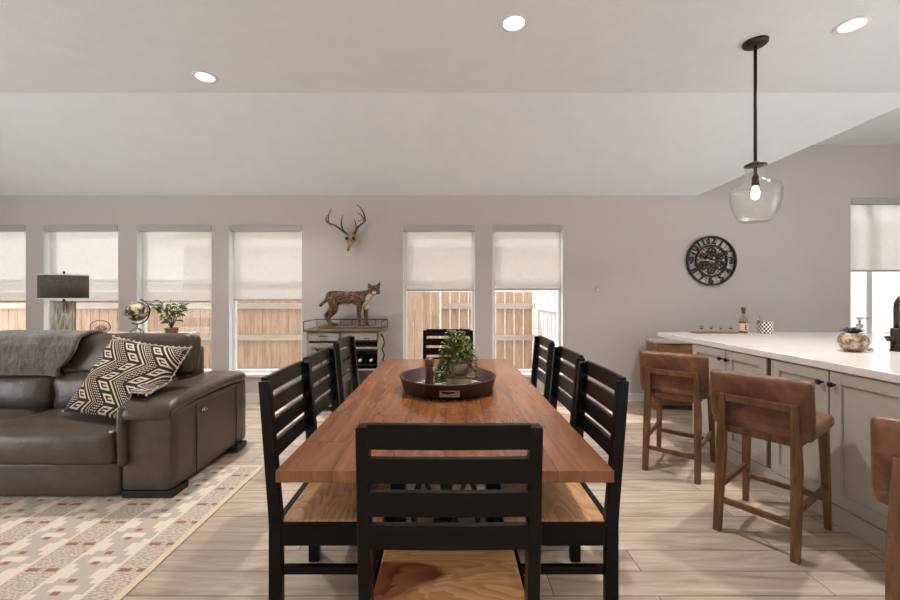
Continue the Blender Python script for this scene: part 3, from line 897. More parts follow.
# deer skull with antlers on the wall
sk = thing('deer_skull_mount', 'deer skull with branching brown antlers mounted high on the back wall', 'skull', (-1.175, DW-.005, 1.975))
def ap(cx, cy, dy=0): return Vector(((cx-295)/825, -dy, (370-cy)/825))
m = MB()
def limb2(pts):
    for i in range(len(pts)-1):
        (a, ra), (b, rb) = pts[i], pts[i+1]
        k = max(2, int((b-a).length/(min(ra, rb)*.5)))
        for q in range(k+1):
            f = q/k; m.sphere(a.lerp(b, f), ra*(1-f)+rb*f, 12, 8)
limb2([(ap(298, 335, .05), .052), (ap(296, 370, .07), .044), (ap(290, 420, .09), .026), (ap(282, 455, .10), .018), (ap(277, 478, .105), .013)])
limb2([(ap(258, 375, .07), .020), (ap(268, 410, .08), .012)]); limb2([(ap(336, 375, .07), .020), (ap(315, 410, .08), .012)])
sb = m.build('skull', plain('aged_bone', srgb(168, 134, 98), .6, var=.3, scale=22), sk, smooth=True)
rm = sb.modifiers.new('remesh', 'REMESH'); rm.mode = 'VOXEL'; rm.voxel_size = .006; rm.use_smooth_shade = True
sm = sb.modifiers.new('smooth', 'SMOOTH'); sm.iterations = 3
m = MB(); m.sphere(ap(262, 368, .105), .018, 12, 8, (.8, .6, 1.1)); m.sphere(ap(330, 368, .105), .018, 12, 8, (.8, .6, 1.1)); m.sphere(ap(277, 478, .112), .014, 10, 8, (.8, .7, 1.5))
m.build('eye_sockets_and_nose', plain('dark_cavity', srgb(40, 28, 22), .8), sb, smooth=True)
M_ant = plain('brown_antler', srgb(96, 72, 50), .5, var=.35, scale=26, bump=.4)
def smooth_pts(P, n=6):
    out = []
    for i in range(len(P)-1):
        p0 = P[max(0, i-1)]; p1 = P[i]; p2 = P[i+1]; p3 = P[min(len(P)-1, i+2)]
        for q in range(n):
            t_ = q/n
            out.append(.5*((2*p1)+(p2-p0)*t_+(2*p0-5*p1+4*p2-p3)*t_*t_+(3*p1-p0-3*p2+p3)*t_**3))
    out.append(P[-1]); return out
def horn(m, P, r0, r1):
    Q = smooth_pts([Vector(p) for p in P]); n_ = len(Q)
    m.tube(Q, [r0+(r1-r0)*(i/(n_-1))**1.3 for i in range(n_)], 10)
m = MB()
horn(m, [ap(262, 322, .05), ap(215, 285, .09), ap(150, 243, .15), ap(108, 228, .19), ap(108, 160, .20), ap(128, 92, .18)], .015, .004)
horn(m, [ap(118, 232, .18), ap(88, 215, .2), ap(84, 180, .2), ap(100, 150, .19)], .010, .003)
horn(m, [ap(228, 296, .08), ap(214, 240, .11), ap(216, 190, .12), ap(226, 135, .11)], .013, .003)
m.build('antler', M_ant, sk, smooth=True)
m = MB()
horn(m, [ap(332, 318, .05), ap(365, 262, .09), ap(415, 235, .15), ap(458, 208, .19), ap(448, 140, .20), ap(418, 85, .19), ap(376, 48, .17)], .015, .004)
horn(m, [ap(446, 190, .19), ap(420, 150, .20), ap(382, 128, .19)], .010, .003)
horn(m, [ap(355, 275, .08), ap(356, 230, .11), ap(338, 178, .11)], .012, .003)
horn(m, [ap(455, 205, .18), ap(420, 200, .2), ap(385, 222, .2)], .008, .003)
m.build('antler', M_ant, sk, smooth=True)

# ---------------------------------------------------------------- dining table
def table_mat():
    t = NT('hammered_honey_wood_top')
    tc = t.n('ShaderNodeTexCoord')
    v = t.coord(rot=(0, 0, PI/2))
    br = t.n('ShaderNodeTexBrick'); t.l(v, br.inputs['Vector'])
    br.offset = .4; br.inputs['Scale'].default_value = 1
    br.inputs['Brick Width'].default_value = .85; br.inputs['Row Height'].default_value = .178
    br.inputs['Mortar Size'].default_value = .0012; br.inputs['Color1'].default_value = (0, 0, 0, 1); br.inputs['Color2'].default_value = (1, 1, 1, 1)
    bw = t.n('ShaderNodeSeparateColor'); t.l(br.outputs['Color'], bw.inputs[0])
    sc = t.n('ShaderNodeVectorMath', operation='MULTIPLY_ADD'); t.l(tc.outputs['Object'], sc.inputs[0]); sc.inputs[1].default_value = (9, 1.0, 1)
    cb = t.n('ShaderNodeCombineXYZ'); k = t.math('MULTIPLY', bw.outputs[0], 19.0); t.l(k, cb.inputs[0]); t.l(k, cb.inputs[1]); t.l(cb.outputs[0], sc.inputs[2])
    g = t.noise(sc.outputs[0], 1.8, 6, .62, 1.0)
    c = t.ramp(g, [(.24, srgb(88, 44, 22)), (.42, srgb(128, 74, 40)), (.58, srgb(146, 90, 50)), (.78, srgb(164, 110, 68))])
    tone = t.ramp(bw.outputs[0], [(0, (.80, .78, .76, 1)), (1, (1.0, 1.0, 1.0, 1))])
    c = t.mix(1.0, c, tone, 'MULTIPLY')
    c = t.mix(br.outputs['Fac'], c, srgb(58, 30, 16))
    t.base(c)
    t.rough(.25); t.b.inputs['IOR'].default_value = 1.6
    vo = t.n('ShaderNodeTexVoronoi', feature='SMOOTH_F1'); t.l(t.coord(scale=(1, .6, 1)), vo.inputs['Vector']); vo.inputs['Scale'].default_value = 30
    hgt = t.math('ADD', t.math('MULTIPLY', vo.outputs['Distance'], 1.0), t.math('MULTIPLY', g, .4))
    t.bump(hgt, .32, .004)
    return t.m
M_table = table_mat()
M_esp = wood('espresso_stained_wood', [srgb(10, 6, 5), srgb(15, 10, 8), srgb(22, 15, 12)], (2, 2, 10), .30, 4, .05)
M_esp.node_tree.nodes['Principled BSDF'].inputs['Specular IOR Level'].default_value = .16
tb = thing('dining_table', 'long rectangular dining table with reddish honey hammered wood top', 'table', (-.01, 2.36, 0))
TY = 1.10
MB().box(-.535, .535, -TY, TY, .708, .746).build('table_top', M_table, tb, bevel=.003)
m = MB()
for yy in (-.62, .62):
    m.box(-.24, .24, yy-.05, yy+.05, .63, .707); m.box(-.24, .24, yy-.05, yy+.05, .0, .08)
    m.box(-.235, -.175, yy-.04, yy+.04, .08, .63); m.box(.175, .235, yy-.04, yy+.04, .08, .63)
m.box(-.04, .04, -.57, .57, .64, .70); m.box(-.035, .035, -.58, .58, .12, .18)
m.build('trestle_base', M_esp, tb, bevel=.003)
for yy in (-.62, .62):
    m = MB()
    for sg in (-1, 1):
        m.tube([(sg*(.005+.135*abs(math.cos(a))**1.3), yy, .355+.25*math.sin(a)*.98) for a in [PI*(k/20)-PI/2 for k in range(21)]], .011, 8)
        m.tube([(sg*.14, yy, .09), (sg*.03, yy, .355), (sg*.14, yy, .62)], .010, 8)
    m.tube([(.05*math.cos(a), yy, .355+.05*math.sin(a)) for a in [2*PI*k/20 for k in range(20)]], .009, 8, True)
    m.box(-.17, .17, yy-.006, yy+.006, .085, .10); m.box(-.17, .17, yy-.006, yy+.006, .61, .625)
    m.build('iron_scrollwork', M_black, tb, smooth=True)

# ---------------------------------------------------------------- dining chairs
def seat_mat():
    t = NT('figured_acacia_seat')
    v = t.coord(scale=(.85, 2.6, 1), rnd=True)
    n = t.noise(v, 2.2, 3, .5, 1.6)
    rings = t.math('MODULO', t.math('MULTIPLY', n, 9), 1.0)
    light_ = t.ramp(rings, [(0, srgb(190, 138, 92)), (.8, srgb(216, 168, 120)), (.93, srgb(180, 128, 84)), (1, srgb(190, 138, 92))])
    dark = t.ramp(rings, [(0, srgb(108, 62, 38)), (.8, srgb(148, 92, 58)), (.93, srgb(78, 42, 28)), (1, srgb(108, 62, 38))])
    mask = t.noise(v, .9, 2, .5, .9)
    mk = t.ramp(mask, [(.585, (0, 0, 0, 1)), (.61, (1, 1, 1, 1))])
    c = t.mix(mk, light_, dark)
    t.base(c); t.rough(.36); t.bump(n, .05, .003)
    return t.m
M_seat = seat_mat()
def make_chair(label, group):
    c = thing('dining_chair', label, 'chair', (0, 0, 0), 0, group)
    W = .465; hw = W/2
    # local: seat front +Y, back posts at -Y; origin on the floor below the seat's middle
    def post(s):
        m = MB(); x0, x1 = (s*hw, s*(hw-.032)); a, b = min(x0, x1), max(x0, x1)
        prof = [(-.225, 0), (-.175, 0), (-.175, .44), (-.223, .972), (-.265, .972), (-.225, .44)]
        m.prism(prof, a, b, 'YZ')
        return m.build('rear_leg', M_esp, c, bevel=.004)
    post(1); post(-1)
    for s in (1, -1):
        x0 = s*(hw-.012); x1 = s*(hw-.054); a, b = min(x0, x1), max(x0, x1)
        MB().box(a, b, .165, .205, 0, .352).build('front_leg', M_esp, c, bevel=.003)
    for k in range(4):
        z1 = .981-k*.087; z0 = z1-.064
        y = lambda z: -.2-.046*(z-.44)/.54-.011
        m = MB()
        x0, x1 = -hw+.030, hw-.030
        # a gently curved slat, its outline cut in straight lines
        N_ = 8
        fr = []
        for i in range(N_+1):
            u = i/N_; xx = x0+(x1-x0)*u; cv = -.004*math.sin(PI*u)
            fr.append([m.bm.verts.new((xx, y(z0)+cv+o, z0)) for o in (-.010, .010)]+[m.bm.verts.new((xx, y(z1)+cv+o, z1)) for o in (.010, -.010)])
        for i in range(N_):
            for q in range(4):
                m.bm.faces.new((fr[i][q], fr[i][(q+1) % 4], fr[i+1][(q+1) % 4], fr[i+1][q]))
        m.bm.faces.new(fr[0]); m.bm.faces.new(fr[-1][::-1])
        m.build('back_slat', M_esp, c, bevel=.002)
    MB().box(-hw+.013, hw-.013, -.184, .208, .405, .440).build('seat', M_seat, c, bevel=.006)
    m = MB()
    for s in (1, -1):
        a, b = sorted((s*(hw-.001), s*(hw-.0125)))
        m.box(a, b, -.175, .215, .350, .437)
    m.box(-hw+.032, hw-.032, -.21, -.186, .350, .437); m.box(-hw+.013, hw-.013, .209, .225, .350, .437); m.box(-hw+.02, hw-.02, -.17, .20, .385, .404)
    m.build('seat_rail', M_esp, c, bevel=.002)
    for s in (1, -1):
        a, b = sorted((s*(hw-.014), s*(hw-.034)))
        MB().box(a, b, -.18, .168, .232, .264).build('stretcher', M_esp, c, bevel=.002)
    return c
G = 'espresso dining chairs around the table'
base_chair = make_chair('espresso ladder back dining chair nearest the viewer, seen from behind', G)
base_chair.location = (.003, 1.250, 0)
# side chairs: left row faces +X, right row faces -X
spots = [(-.455, 1.745, -PI/2, 'front dining chair of the row on the left side of the table'),
         (-.472, 2.235, -PI/2, 'middle dining chair of the row on the left side of the table'),
         (-.52, 2.955, -PI/2, 'farthest dining chair in the left row, before the bar cabinet'),
         (.422, 1.745, PI/2, 'front dining chair in the right row, nearest the bar stools'),
         (.447, 2.305, PI/2, 'middle dining chair of the row on the right side of the table'),
         (.468, 2.965, PI/2, 'farthest dining chair in the right row, nearest the window'),
         (.0, 3.49, PI, 'dining chair at the far table head under the middle window')]
for (x, y, a, lb) in spots:
    c = copy_tree(base_chair); c.location = (x, y, 0); c.rotation_euler = (0, 0, a); c['label'] = lb
bpy.context.view_layer.update()

# ---------------------------------------------------------------- tray with its contents
M_tray = plain('dark_red_rattan', srgb(60, 24, 20), .4, var=.25, scale=120, bump=.6, bscale=150)
TZ = .747
tray = thing('round_tray', 'large round dark red woven tray in the middle of the dining table', 'tray', (0, 2.36, TZ))
m = MB(); m.lathe([(0, 0), (.255, 0), (.264, .01), (.278, .072), (.284, .080), (.280, .086), (.270, .082), (.252, .014), (0, .012)], seg=56)
m.build('tray_body', M_tray, tray, smooth=True)
M_insert = NT('black_white_beaded_check')
ck = M_insert.n('ShaderNodeTexChecker'); M_insert.l(M_insert.coord(), ck.inputs[0]); ck.inputs['Scale'].default_value = 26
ck.inputs[1].default_value = srgb(214, 204, 190); ck.inputs[2].default_value = srgb(48, 32, 28); M_insert.base(ck.outputs[0]); M_insert.rough(.4)
m = MB(); m.lathe([(0, .0125), (.232, .0125), (.232, .016), (0, .016)], seg=48); m.build('checked_liner', M_insert.m, tray)
m = MB()
for (a, b, c_, d_) in ((-.045, .061, .048, .054), (-.045, .061, .020, .026), (-.045, -.036, .026, .048), (.052, .061, .026, .048)):
    m.box(a, b, -.2775, -.264, c_, d_)
m.box(-.036, .052, -.269, -.262, .026, .048)
m.build('handle_plate', M_chrome, tray, bevel=.001)
pg = thing('pepper_mill', 'tall reddish brown wooden pepper mill standing in the round tray', 'mill', (-.108, 2.31, TZ+.017))
m = MB(); m.lathe([(0, 0), (.026, 0), (.027, .03), (.022, .05), (.021, .11), (.024, .125)], seg=24); m.build('mill_body', plain('rosewood', srgb(84, 46, 32), .35), pg, smooth=True)
m = MB(); m.lathe([(0, .126), (.023, .126), (.026, .14), (.025, .165), (.018, .172), (0, .172)], seg=24); m.build('mill_head', plain('rosewood_cap', srgb(100, 60, 44), .35), pg, smooth=True)
m = MB(); m.lathe([(0, .172), (.007, .172), (.007, .18), (0, .184)], seg=12); m.build('top_knob', M_chrome, pg, smooth=True)
vn = thing('trailing_vine_plant', 'trailing small leaved green vine in a pale pot on the round tray', 'plant', (.055, 2.40, TZ+.017))
m = MB(); m.lathe([(0, .062), (.05, .062), (.062, .10), (.058, .13), (.05, .13), (.048, .11), (0, .11)], seg=28)
m.build('pot', plain('rough_pale_stoneware', srgb(150, 134, 114), .8, var=.2, scale=40, bump=.5), vn, smooth=True)
st = MB(); lf = MB()
for k in range(46):
    a = random.uniform(0, 2*PI); R_ = random.uniform(.04, .115); H_ = random.uniform(.20, .325)
    drop = random.uniform(.02, H_*.9) if R_ > .07 else H_*.75
    p0 = Vector((0, 0, .12)); p1 = Vector((R_*.5*math.cos(a), R_*.5*math.sin(a), H_)); p2 = Vector((R_*math.cos(a), R_*math.sin(a), (H_+drop)/2)); p3 = Vector((R_*1.08*math.cos(a), R_*1.08*math.sin(a), drop))
    if k % 5 == 0: p3 = Vector((-R_*1.0-.03, -.05+R_*.4*math.sin(a), .03)); p2 = Vector((-R_*.9-.01, -.03, .12))
    Q = smooth_pts([p0, p1, p2, p3], 7)
    st.tube(Q, .0014, 5)
    for q in Q[3:]:
        for _ in range(3):
            b = random.uniform(0, 2*PI)
            lf.leaf(q, (math.cos(b), math.sin(b), random.uniform(-.6, .5)), (random.uniform(-.5, .5), random.uniform(-.8, 0), 1), random.uniform(.014, .024), random.uniform(.010, .014))
st.build('stems', plain('vine_stem', srgb(98, 90, 46), .6), vn, smooth=True)
lf.build('foliage', plain('vine_leaf', srgb(112, 124, 48), .5, var=.4, scale=60), vn, smooth=True, fix=False)
bx = thing('trinket_box', 'weathered white wooden box under the vine pot on the tray', 'box', (.062, 2.40, TZ+.017))
MB().box(-.075, .075, -.06, .06, 0, .048).build('box_body', plain('chalky_white_paint', srgb(190, 176, 156), .8, var=.2, scale=24), bx, bevel=.003)
MB().box(-.085, .10, -.07, .07, .0485, .061).build('lid_slab', M_gtop if False else wood('rustic_brown_slab', [srgb(104, 66, 38), srgb(150, 100, 62)], (2, 10, 10), .5), bx, bevel=.006)

# ---------------------------------------------------------------- kitchen island
M_cab = plain('greige_cabinet_paint', srgb(190, 183, 174), .45, var=.012)
M_quartz = plain('white_quartz', srgb(236, 229, 224), .12, var=.015, scale=5)
IY0, IY1 = .55, 3.60
isl = thing('kitchen_island', 'large kitchen island with greige shaker doors below the white worktop', 'cabinet', (2.21, 2.0, 0))
MB().box(.012, 2.1, IY0-2.0, IY1-2.0, .0, .868).build('island_body', M_cab, isl)
MB().box(-.012, .0115, IY0-2.0, IY1-2.0, .0, .105).build('plinth', M_cab, isl, bevel=.002)
edges = [(3.175, 3.60, 1), (2.765, 3.165, -1), (2.315, 2.725, 1), (1.89, 2.305, -1), (1.45, 1.86, 1), (1.03, 1.44, -1), (.58, 1.0, 1)]
for (y0, y1, kn) in edges:
    y0 -= 2.0; y1 -= 2.0; fw = .065
    m = MB(); z0, z1 = .112, .862; X0, X1 = -.010, .011
    m.box(X0, X1, y0, y0+fw, z0, z1); m.box(X0, X1, y1-fw, y1, z0, z1); m.box(X0, X1, y0+fw, y1-fw, z0, z0+fw); m.box(X0, X1, y0+fw, y1-fw, z1-fw, z1)
    m.box(.004, X1, y0+fw, y1-fw, z0+fw, z1-fw)
    d = m.build('cabinet_door', M_cab, isl, bevel=.002)
    ky = (y0+.032) if kn > 0 else (y1-.032)
    k = MB(); k.lathe([(0, 0), (.006, 0), (.006, .018), (.0145, .022), (.0155, .034), (.008, .038), (0, .038)], seg=18)
    for v in k.bm.verts: v.co = Vector((-v.co.z-.010, v.co.x+ky, v.co.y+.79))
    k.build('knob', M_black, d, smooth=True)
MB().box(.0, .0118, 2.728-2, 2.762-2, .106, .866).build('gap_shade', plain('gap_shade_brown', srgb(66, 56, 48), .6), isl)  # dark strip colours in the shade between the door pairs
ct = MB().box(2.185, 4.45, .50, 4.17, .870, .914).build('worktop', M_quartz, bevel=.004)
tag(ct, 'long glossy white quartz worktop covering the kitchen island', 'worktop')
WT = .915

bw_ = thing('succulent_bowl', 'round mottled brown glass bowl holding a dark succulent near the faucet', 'bowl', (2.765, 2.73, WT))
t = NT('mottled_amber_mercury_glass')
n = t.noise(t.coord(), 26, 5, .7)
t.base(t.ramp(n, [(.38, srgb(96, 68, 50)), (.5, srgb(138, 110, 90)), (.62, srgb(196, 172, 150))])); t.rough(.22)
m = MB(); m.lathe([(0, 0), (.042, 0), (.066, .022), (.080, .062), (.076, .095), (.056, .122), (.050, .126), (.048, .112), (0, .10)], seg=36); m.build('glass_bowl', t.m, bw_, smooth=True)
lf = MB()
for k in range(46):
    a = k*2.4; el = .45+1.0*(k/46)
    d = Vector((math.cos(a)*math.cos(el), math.sin(a)*math.cos(el), math.sin(el)))
    lf.leaf(Vector((0, 0, .122))+Vector((d.x*.02, d.y*.02, 0)), d, (0, 0, 1), .046*(1.1-.1*k/46), .013, .1)
so = lf.build('succulent', plain('dark_succulent_leaf', srgb(62, 48, 42), .6, var=.3), bw_, smooth=True, fix=False)
sd = so.modifiers.new('solid', 'SOLIDIFY'); sd.thickness = .003

dp = thing('soap_dispenser', 'clear glass soap dispenser with steel pump behind the succulent bowl', 'dispenser', (2.985, 2.90, WT))
m = MB(); m.lathe([(0, 0), (.036, 0), (.040, .01), (.040, .10), (.030, .125), (.016, .14), (.016, .15)], seg=24, cap=False); m.build('bottle', M_clear, dp, smooth=True)
m = MB(); m.lathe([(0, .003), (.034, .003), (.034, .06), (0, .06)], seg=24); m.build('soap', plain('pale_soap', srgb(214, 206, 196), .3), dp, smooth=True)
m = MB(); m.lathe([(0, .148), (.020, .148), (.020, .172), (.008, .176), (.007, .205), (.016, .208), (.016, .222), (0, .226)], seg=18); m.tube([(0, 0, .216), (.03, 0, .218), (.062, 0, .212)], .005, 8); m.build('pump', M_chrome, dp, smooth=True)

fc = thing('kitchen_faucet', 'dark bronze gooseneck kitchen faucet at the right edge of the worktop', 'faucet', (3.085, 2.75, WT))
M_fau = plain('dark_bronze_faucet', srgb(62, 56, 52), .3, .7)
m = MB(); m.lathe([(0, 0), (.036, 0), (.036, .006), (.031, .010), (.031, .150), (.026, .158), (0, .158)], seg=28); m.build('faucet_body', M_fau, fc, smooth=True)
m = MB(); m.tube([(0, 0, .15), (0, 0, .30)]+[(.085-.085*math.cos(a), 0, .30+.085*math.sin(a)) for a in [PI*k/16 for k in range(1, 17)]]+[(.17, 0, .26)], .0165, 14)
m.tube([(.17, 0, .265), (.17, 0, .17)], [.019, .022], 14); m.build('gooseneck_spout', M_fau, fc, smooth=True)
m = MB(); m.tube([(-.028, 0, .085), (-.058, 0, .085)], .019, 14); m.tube([(-.056, 0, .088), (-.075, -.01, .098), (-.098, -.02, .096)], .008, 10); m.build('lever_handle', M_fau, fc, smooth=True)
sk_ = thing('sink_stopper', 'small steel sink button lying flat beside the faucet', 'stopper', (2.90, 2.745, WT))
m = MB(); m.lathe([(0, 0), (.018, 0), (.018, .012), (.012, .018), (0, .02)], seg=20); m.build('button_cap', M_chrome, sk_, smooth=True)

# tray with small glasses, bottle, checked canister
brd = MB().box(-.215, .215, -.05, .05, 0, .010).build('serving_board', wood('red_brown_board', [srgb(120, 78, 58), srgb(150, 104, 80)], (2, 10, 10), .5), bevel=.003, loc=(2.70, 4.06, WT))
tag(brd, 'thin wooden serving board carrying small glasses on the worktop end', 'board')
nm = ['leftmost', 'second from left', 'third from left', 'rightmost']
for k in range(4):
    g = thing('shot_glass', nm[k]+' of the four small stemmed glasses on the serving board', 'glass', (2.575+.098*k, 4.06, WT+.0105), 0, 'small glasses on the serving board')
    m = MB(); m.lathe([(.017, 0), (.018, .004), (.004, .008), (.004, .020), (.016, .030), (.020, .062), (.0185, .062), (.014, .032), (0, .026)], seg=18, cap=False); m.build('glass_body', M_clear, g, smooth=True)
    m = MB(); m.lathe([(0, .027), (.013, .0325), (.015, .040), (0, .040)], seg=16); m.build('dark_drink', plain('dark_liquid', srgb(60, 50, 44), .2), g, smooth=True)
bt = thing('liquor_bottle', 'amber liquor bottle with pale label standing on the far worktop end', 'bottle', (3.0, 4.06, WT))
m = MB(); m.lathe([(0, 0), (.038, 0), (.041, .008), (.041, .120), (.034, .145), (.015, .165), (.013, .20)], seg=28, cap=False); m.build('bottle_glass', glass('amber_tint_glass', (.86, .78, .70, 1), .9, 0, .04), bt, smooth=True)
m = MB(); m.lathe([(0, .006), (.037, .006), (.037, .118), (0, .118)], seg=28); m.build('amber_liquor', plain('amber_liquor', srgb(120, 44, 20), .15), bt, smooth=True)
m = MB(); m.lathe([(.0418, .022), (.0424, .022), (.0424, .098), (.0418, .098), (.0418, .022)], seg=28, cap=False)
lo = m.build('label', plain('pale_paper_label', srgb(214, 186, 172), .6), bt, smooth=False)
m = MB()
for (a, b, c_, d_) in ((-.016, -.009, .034, .086), (-.009, .014, .078, .086), (-.009, .008, .057, .064), (-.009, .014, .034, .041)):
    m.box(a, b, -.0440, -.0415, c_, d_)
m.build('label_print', plain('dark_print', srgb(84, 50, 44), .6), lo)
m = MB(); m.lathe([(0, .197), (.016, .197), (.016, .225), (.020, .228), (.020, .258), (0, .262)], seg=18); m.build('stopper', plain('cork_stopper', srgb(78, 54, 44), .5), bt, smooth=True)
cn = thing('checked_canister', 'black and white checked enamel canister with small side handles', 'canister', (3.205, 4.04, WT))
cn.scale = (.78, .78, 1)
t = NT('courtly_check_enamel'); v = t.n('ShaderNodeTexCoord'); s_ = t.n('ShaderNodeSeparateXYZ'); t.l(v.outputs['Object'], s_.inputs[0])
ang = t.math('MULTIPLY', t.math('ARCTAN2', s_.outputs[1], s_.outputs[0]), 28/(2*PI)); zz = t.math('MULTIPLY', s_.outputs[2], 1/.0195)
pr = t.math('ADD', t.math('FLOOR', ang), t.math('FLOOR', zz)); md = t.math('ABSOLUTE', t.math('MODULO', pr, 2.0))
t.base(t.mix(md, srgb(232, 224, 210), srgb(40, 34, 32))); t.rough(.25)
m = MB(); m.lathe([(0, 0), (.084, 0), (.090, .006), (.090, .118), (.082, .118), (.080, .01), (0, .01)], seg=56); m.build('canister_body', t.m, cn, smooth=False)
m = MB(); m.lathe([(.090, .117), (.094, .117), (.094, .126), (.081, .126), (.081, .117), (.090, .117)], seg=48, cap=False)
for s in (-1, 1): m.tube([(s*.092, 0, .12), (s*.112, 0, .118), (s*.112, 0, .098), (s*.092, 0, .096)], .004, 8)
m.build('metal_rim', M_chrome, cn, smooth=True)
sp_ = thing('serving_spoon', 'metal spoon handle sticking up out of the checked canister', 'spoon', (3.205, 4.04, WT+.012))
m = MB(); m.tube([(-.02, 0, 0), (-.052, 0, .13), (-.062, 0, .165)], [.005, .005, .009], 8); m.build('spoon_handle', M_chrome, sp_, smooth=True)

# wooden cabinet at the wall beyond the island
M_oak = wood('warm_brown_oak', [srgb(104, 70, 42), srgb(142, 100, 64), srgb(164, 120, 80)], (1.5, 10, 10), .5, 3)
wc = thing('wooden_sideboard', 'small warm brown wooden sideboard against the wall beyond the island', 'sideboard', (2.62, 4.62, 0), math.radians(-9))
MB().box(-.28, .24, -.15, .13, .755, .785).build('sideboard_top', plain('pale_stone_top', srgb(196, 186, 176), .4), wc, bevel=.003)
m = MB(); m.box(-.275, -.23, -.148, .12, 0, .754); m.box(.19, .235, -.148, .12, 0, .754); m.box(-.23, .19, -.13, .12, .06, .754)
m.build('sideboard_body', M_oak, wc, bevel=.003)
dd = MB().box(-.225, .185, -.144, -.131, .60, .735).build('drawer', M_oak, wc, bevel=.003)
m = MB(); m.sphere((.15, -.152, .69), .010, 12, 8); m.build('knob', M_black, dd, smooth=True)
MB().box(-.225, .185, -.144, -.131, .10, .58).build('cabinet_door', M_oak, wc, bevel=.003)

# ---------------------------------------------------------------- bar stools
def tan_leather():
    t = NT('cognac_leather')
    v = t.coord(); n = t.noise(v, 7, 6, .65, .6)
    t.base(t.ramp(n, [(.30, srgb(84, 52, 33)), (.5, srgb(114, 74, 50)), (.7, srgb(142, 98, 70))]))
    t.rough(.42); t.bump(t.math('ADD', n, t.math('MULTIPLY', t.noise(v, 200, 2), .1)), .12, .01)
    return t.m
M_tan = tan_leather()
M_stw = wood('walnut_stained_ash', [srgb(74, 46, 26), srgb(112, 74, 44), srgb(138, 96, 58)], (10, 10, 1.6), .45, 3)
def make_stool(label):
    s = thing('bar_stool', label, 'stool', (0, 0, 0), 0, 'leather counter stools at the island')
    # local: +X towards the counter
    for sg in (1, -1):
        pts = [((-.270, sg*.168, 0), .036, .036), ((-.225, sg*.163, .45), .040, .046), ((-.232, sg*.155, .755), .036, .030)]
        m = MB(); prev = None
        for (p_, wx, wy) in pts:
            x_, y_, z_ = p_
            ring = [m.bm.verts.new((x_+a*wx/2, y_+b*wy/2, z_)) for a, b in ((-1, -1), (1, -1), (1, 1), (-1, 1))]
            if prev:
                for q in range(4): m.bm.faces.new((prev[q], prev[(q+1) % 4], ring[(q+1) % 4], ring[q]))
            else: m.bm.faces.new(ring[::-1])
            prev = ring
        m.bm.faces.new(prev)
        m.build('rear_leg', M_stw, s, bevel=.004)
        m = MB(); a = [(x_, y_, z_) for (x_, y_, z_) in ((.232, sg*.192, 0), (.205, sg*.178, .57))]
        prev = None
        for (p_, wd) in ((a[0], .030), (a[1], .044)):
            ring = [m.bm.verts.new((p_[0]+c*wd/2, p_[1]+d*wd/2, p_[2])) for c, d in ((-1, -1), (1, -1), (1, 1), (-1, 1))]
            if prev:
                for q in range(4): m.bm.faces.new((prev[q], prev[(q+1) % 4], ring[(q+1) % 4], ring[q]))
            else: m.bm.faces.new(ring[::-1])
            prev = ring
        m.bm.faces.new(prev)
        m.build('front_leg', M_stw, s, bevel=.004)
        MB().beam((-.245, sg*.168, .235), (.218, sg*.186, .235), .020, .030).build('stretcher', M_stw, s, bevel=.003)
    MB().beam((-.255, -.150, .170), (-.255, .150, .170), .020, .030).build('stretcher', M_stw, s, bevel=.003)
    MB().beam((.222, -.176, .170), (.222, .176, .170), .020, .030).build('stretcher', M_stw, s, bevel=.003)
    MB().beam((-.233, -.14, .735), (-.233, .14, .735), .026, .038).build('back_crossbar', M_stw, s, bevel=.003)
    m = MB(); m.box(-.20, .20, -.17, .17, .535, .575); m.build('seat_frame', M_stw, s, bevel=.004)
    MB().puff((.02, 0, .605), (.46, .44, .075), .03, (.0, .0, .012), 12).build('seat_cushion', M_tan, s, smooth=True)
    Mb = Matrix.Rotation(math.radians(-7), 4, 'Y')
    MB().puff((-.195, 0, .742), (.055, .45, .275), .022, (.006, 0, 0), 12, M=Mb).build('backrest', M_tan, s, smooth=True)
    return s
st0 = make_stool('middle cognac leather counter stool at the island, fully in view')
st0.location = (1.81, 2.24, 0); st0.rotation_euler = (0, 0, math.radians(36))
for (x, y, a, lb) in ((1.77, 3.07, 49, 'farthest cognac leather counter stool, before the wooden sideboard'),
                      (1.79, 1.36, 38, 'nearest cognac leather counter stool cut off by the right edge of view')):
    c = copy_tree(st0); c.location = (x, y, 0); c.rotation_euler = (0, 0, math.radians(a)); c['label'] = lb

# ---------------------------------------------------------------- pendant, ceiling lights, clock, switch
pd = thing('pendant_lamp', 'clear seeded glass pendant lamp on a bronze rod above the island', 'lamp', (2.236, 2.91, HI))
m = MB(); m.lathe([(0, -.030), (.060, -.030), (.078, -.018), (.080, -.001), (0, -.001)], seg=36); m.build('canopy', M_bronze, pd, smooth=True)
m = MB(); m.tube([(0, 0, -.03), (0, 0, -.97)], .011, 12); m.build('rod', M_bronze, pd, smooth=True)
m = MB(); m.lathe([(0, -.875), (.03, -.875), (.068, -.893), (.070, -.902), (.03, -.905), (0, -.905)], seg=32); m.build('cap', M_bronze, pd, smooth=True)
m = MB(); m.lathe([(.064, -.906), (.062, -.96), (.068, -.995), (.09, -1.025), (.130, -1.036), (.152, -1.050), (.158, -1.085), (.155, -1.15), (.138, -1.225), (.104, -1.29), (.080, -1.308), (.07, -1.303), (.0, -1.300)], seg=56, cap=False)
m.build('glass_shade', M_globeglass, pd, smooth=True)
m = MB(); m.lathe([(0, -.965), (.014, -.965), (.022, -.985), (.024, -1.045), (0, -1.045)], seg=20); m.build('socket', M_bronze, pd, smooth=True)
bulb_m = emis('glowing_bulb_glass', (1, .72, .42, 1), 5)
m = MB(); m.lathe([(.012, -1.046), (.020, -1.065), (.028, -1.10), (.022, -1.135), (0, -1.15)], seg=20); m.build('bulb', bulb_m, pd, smooth=True)
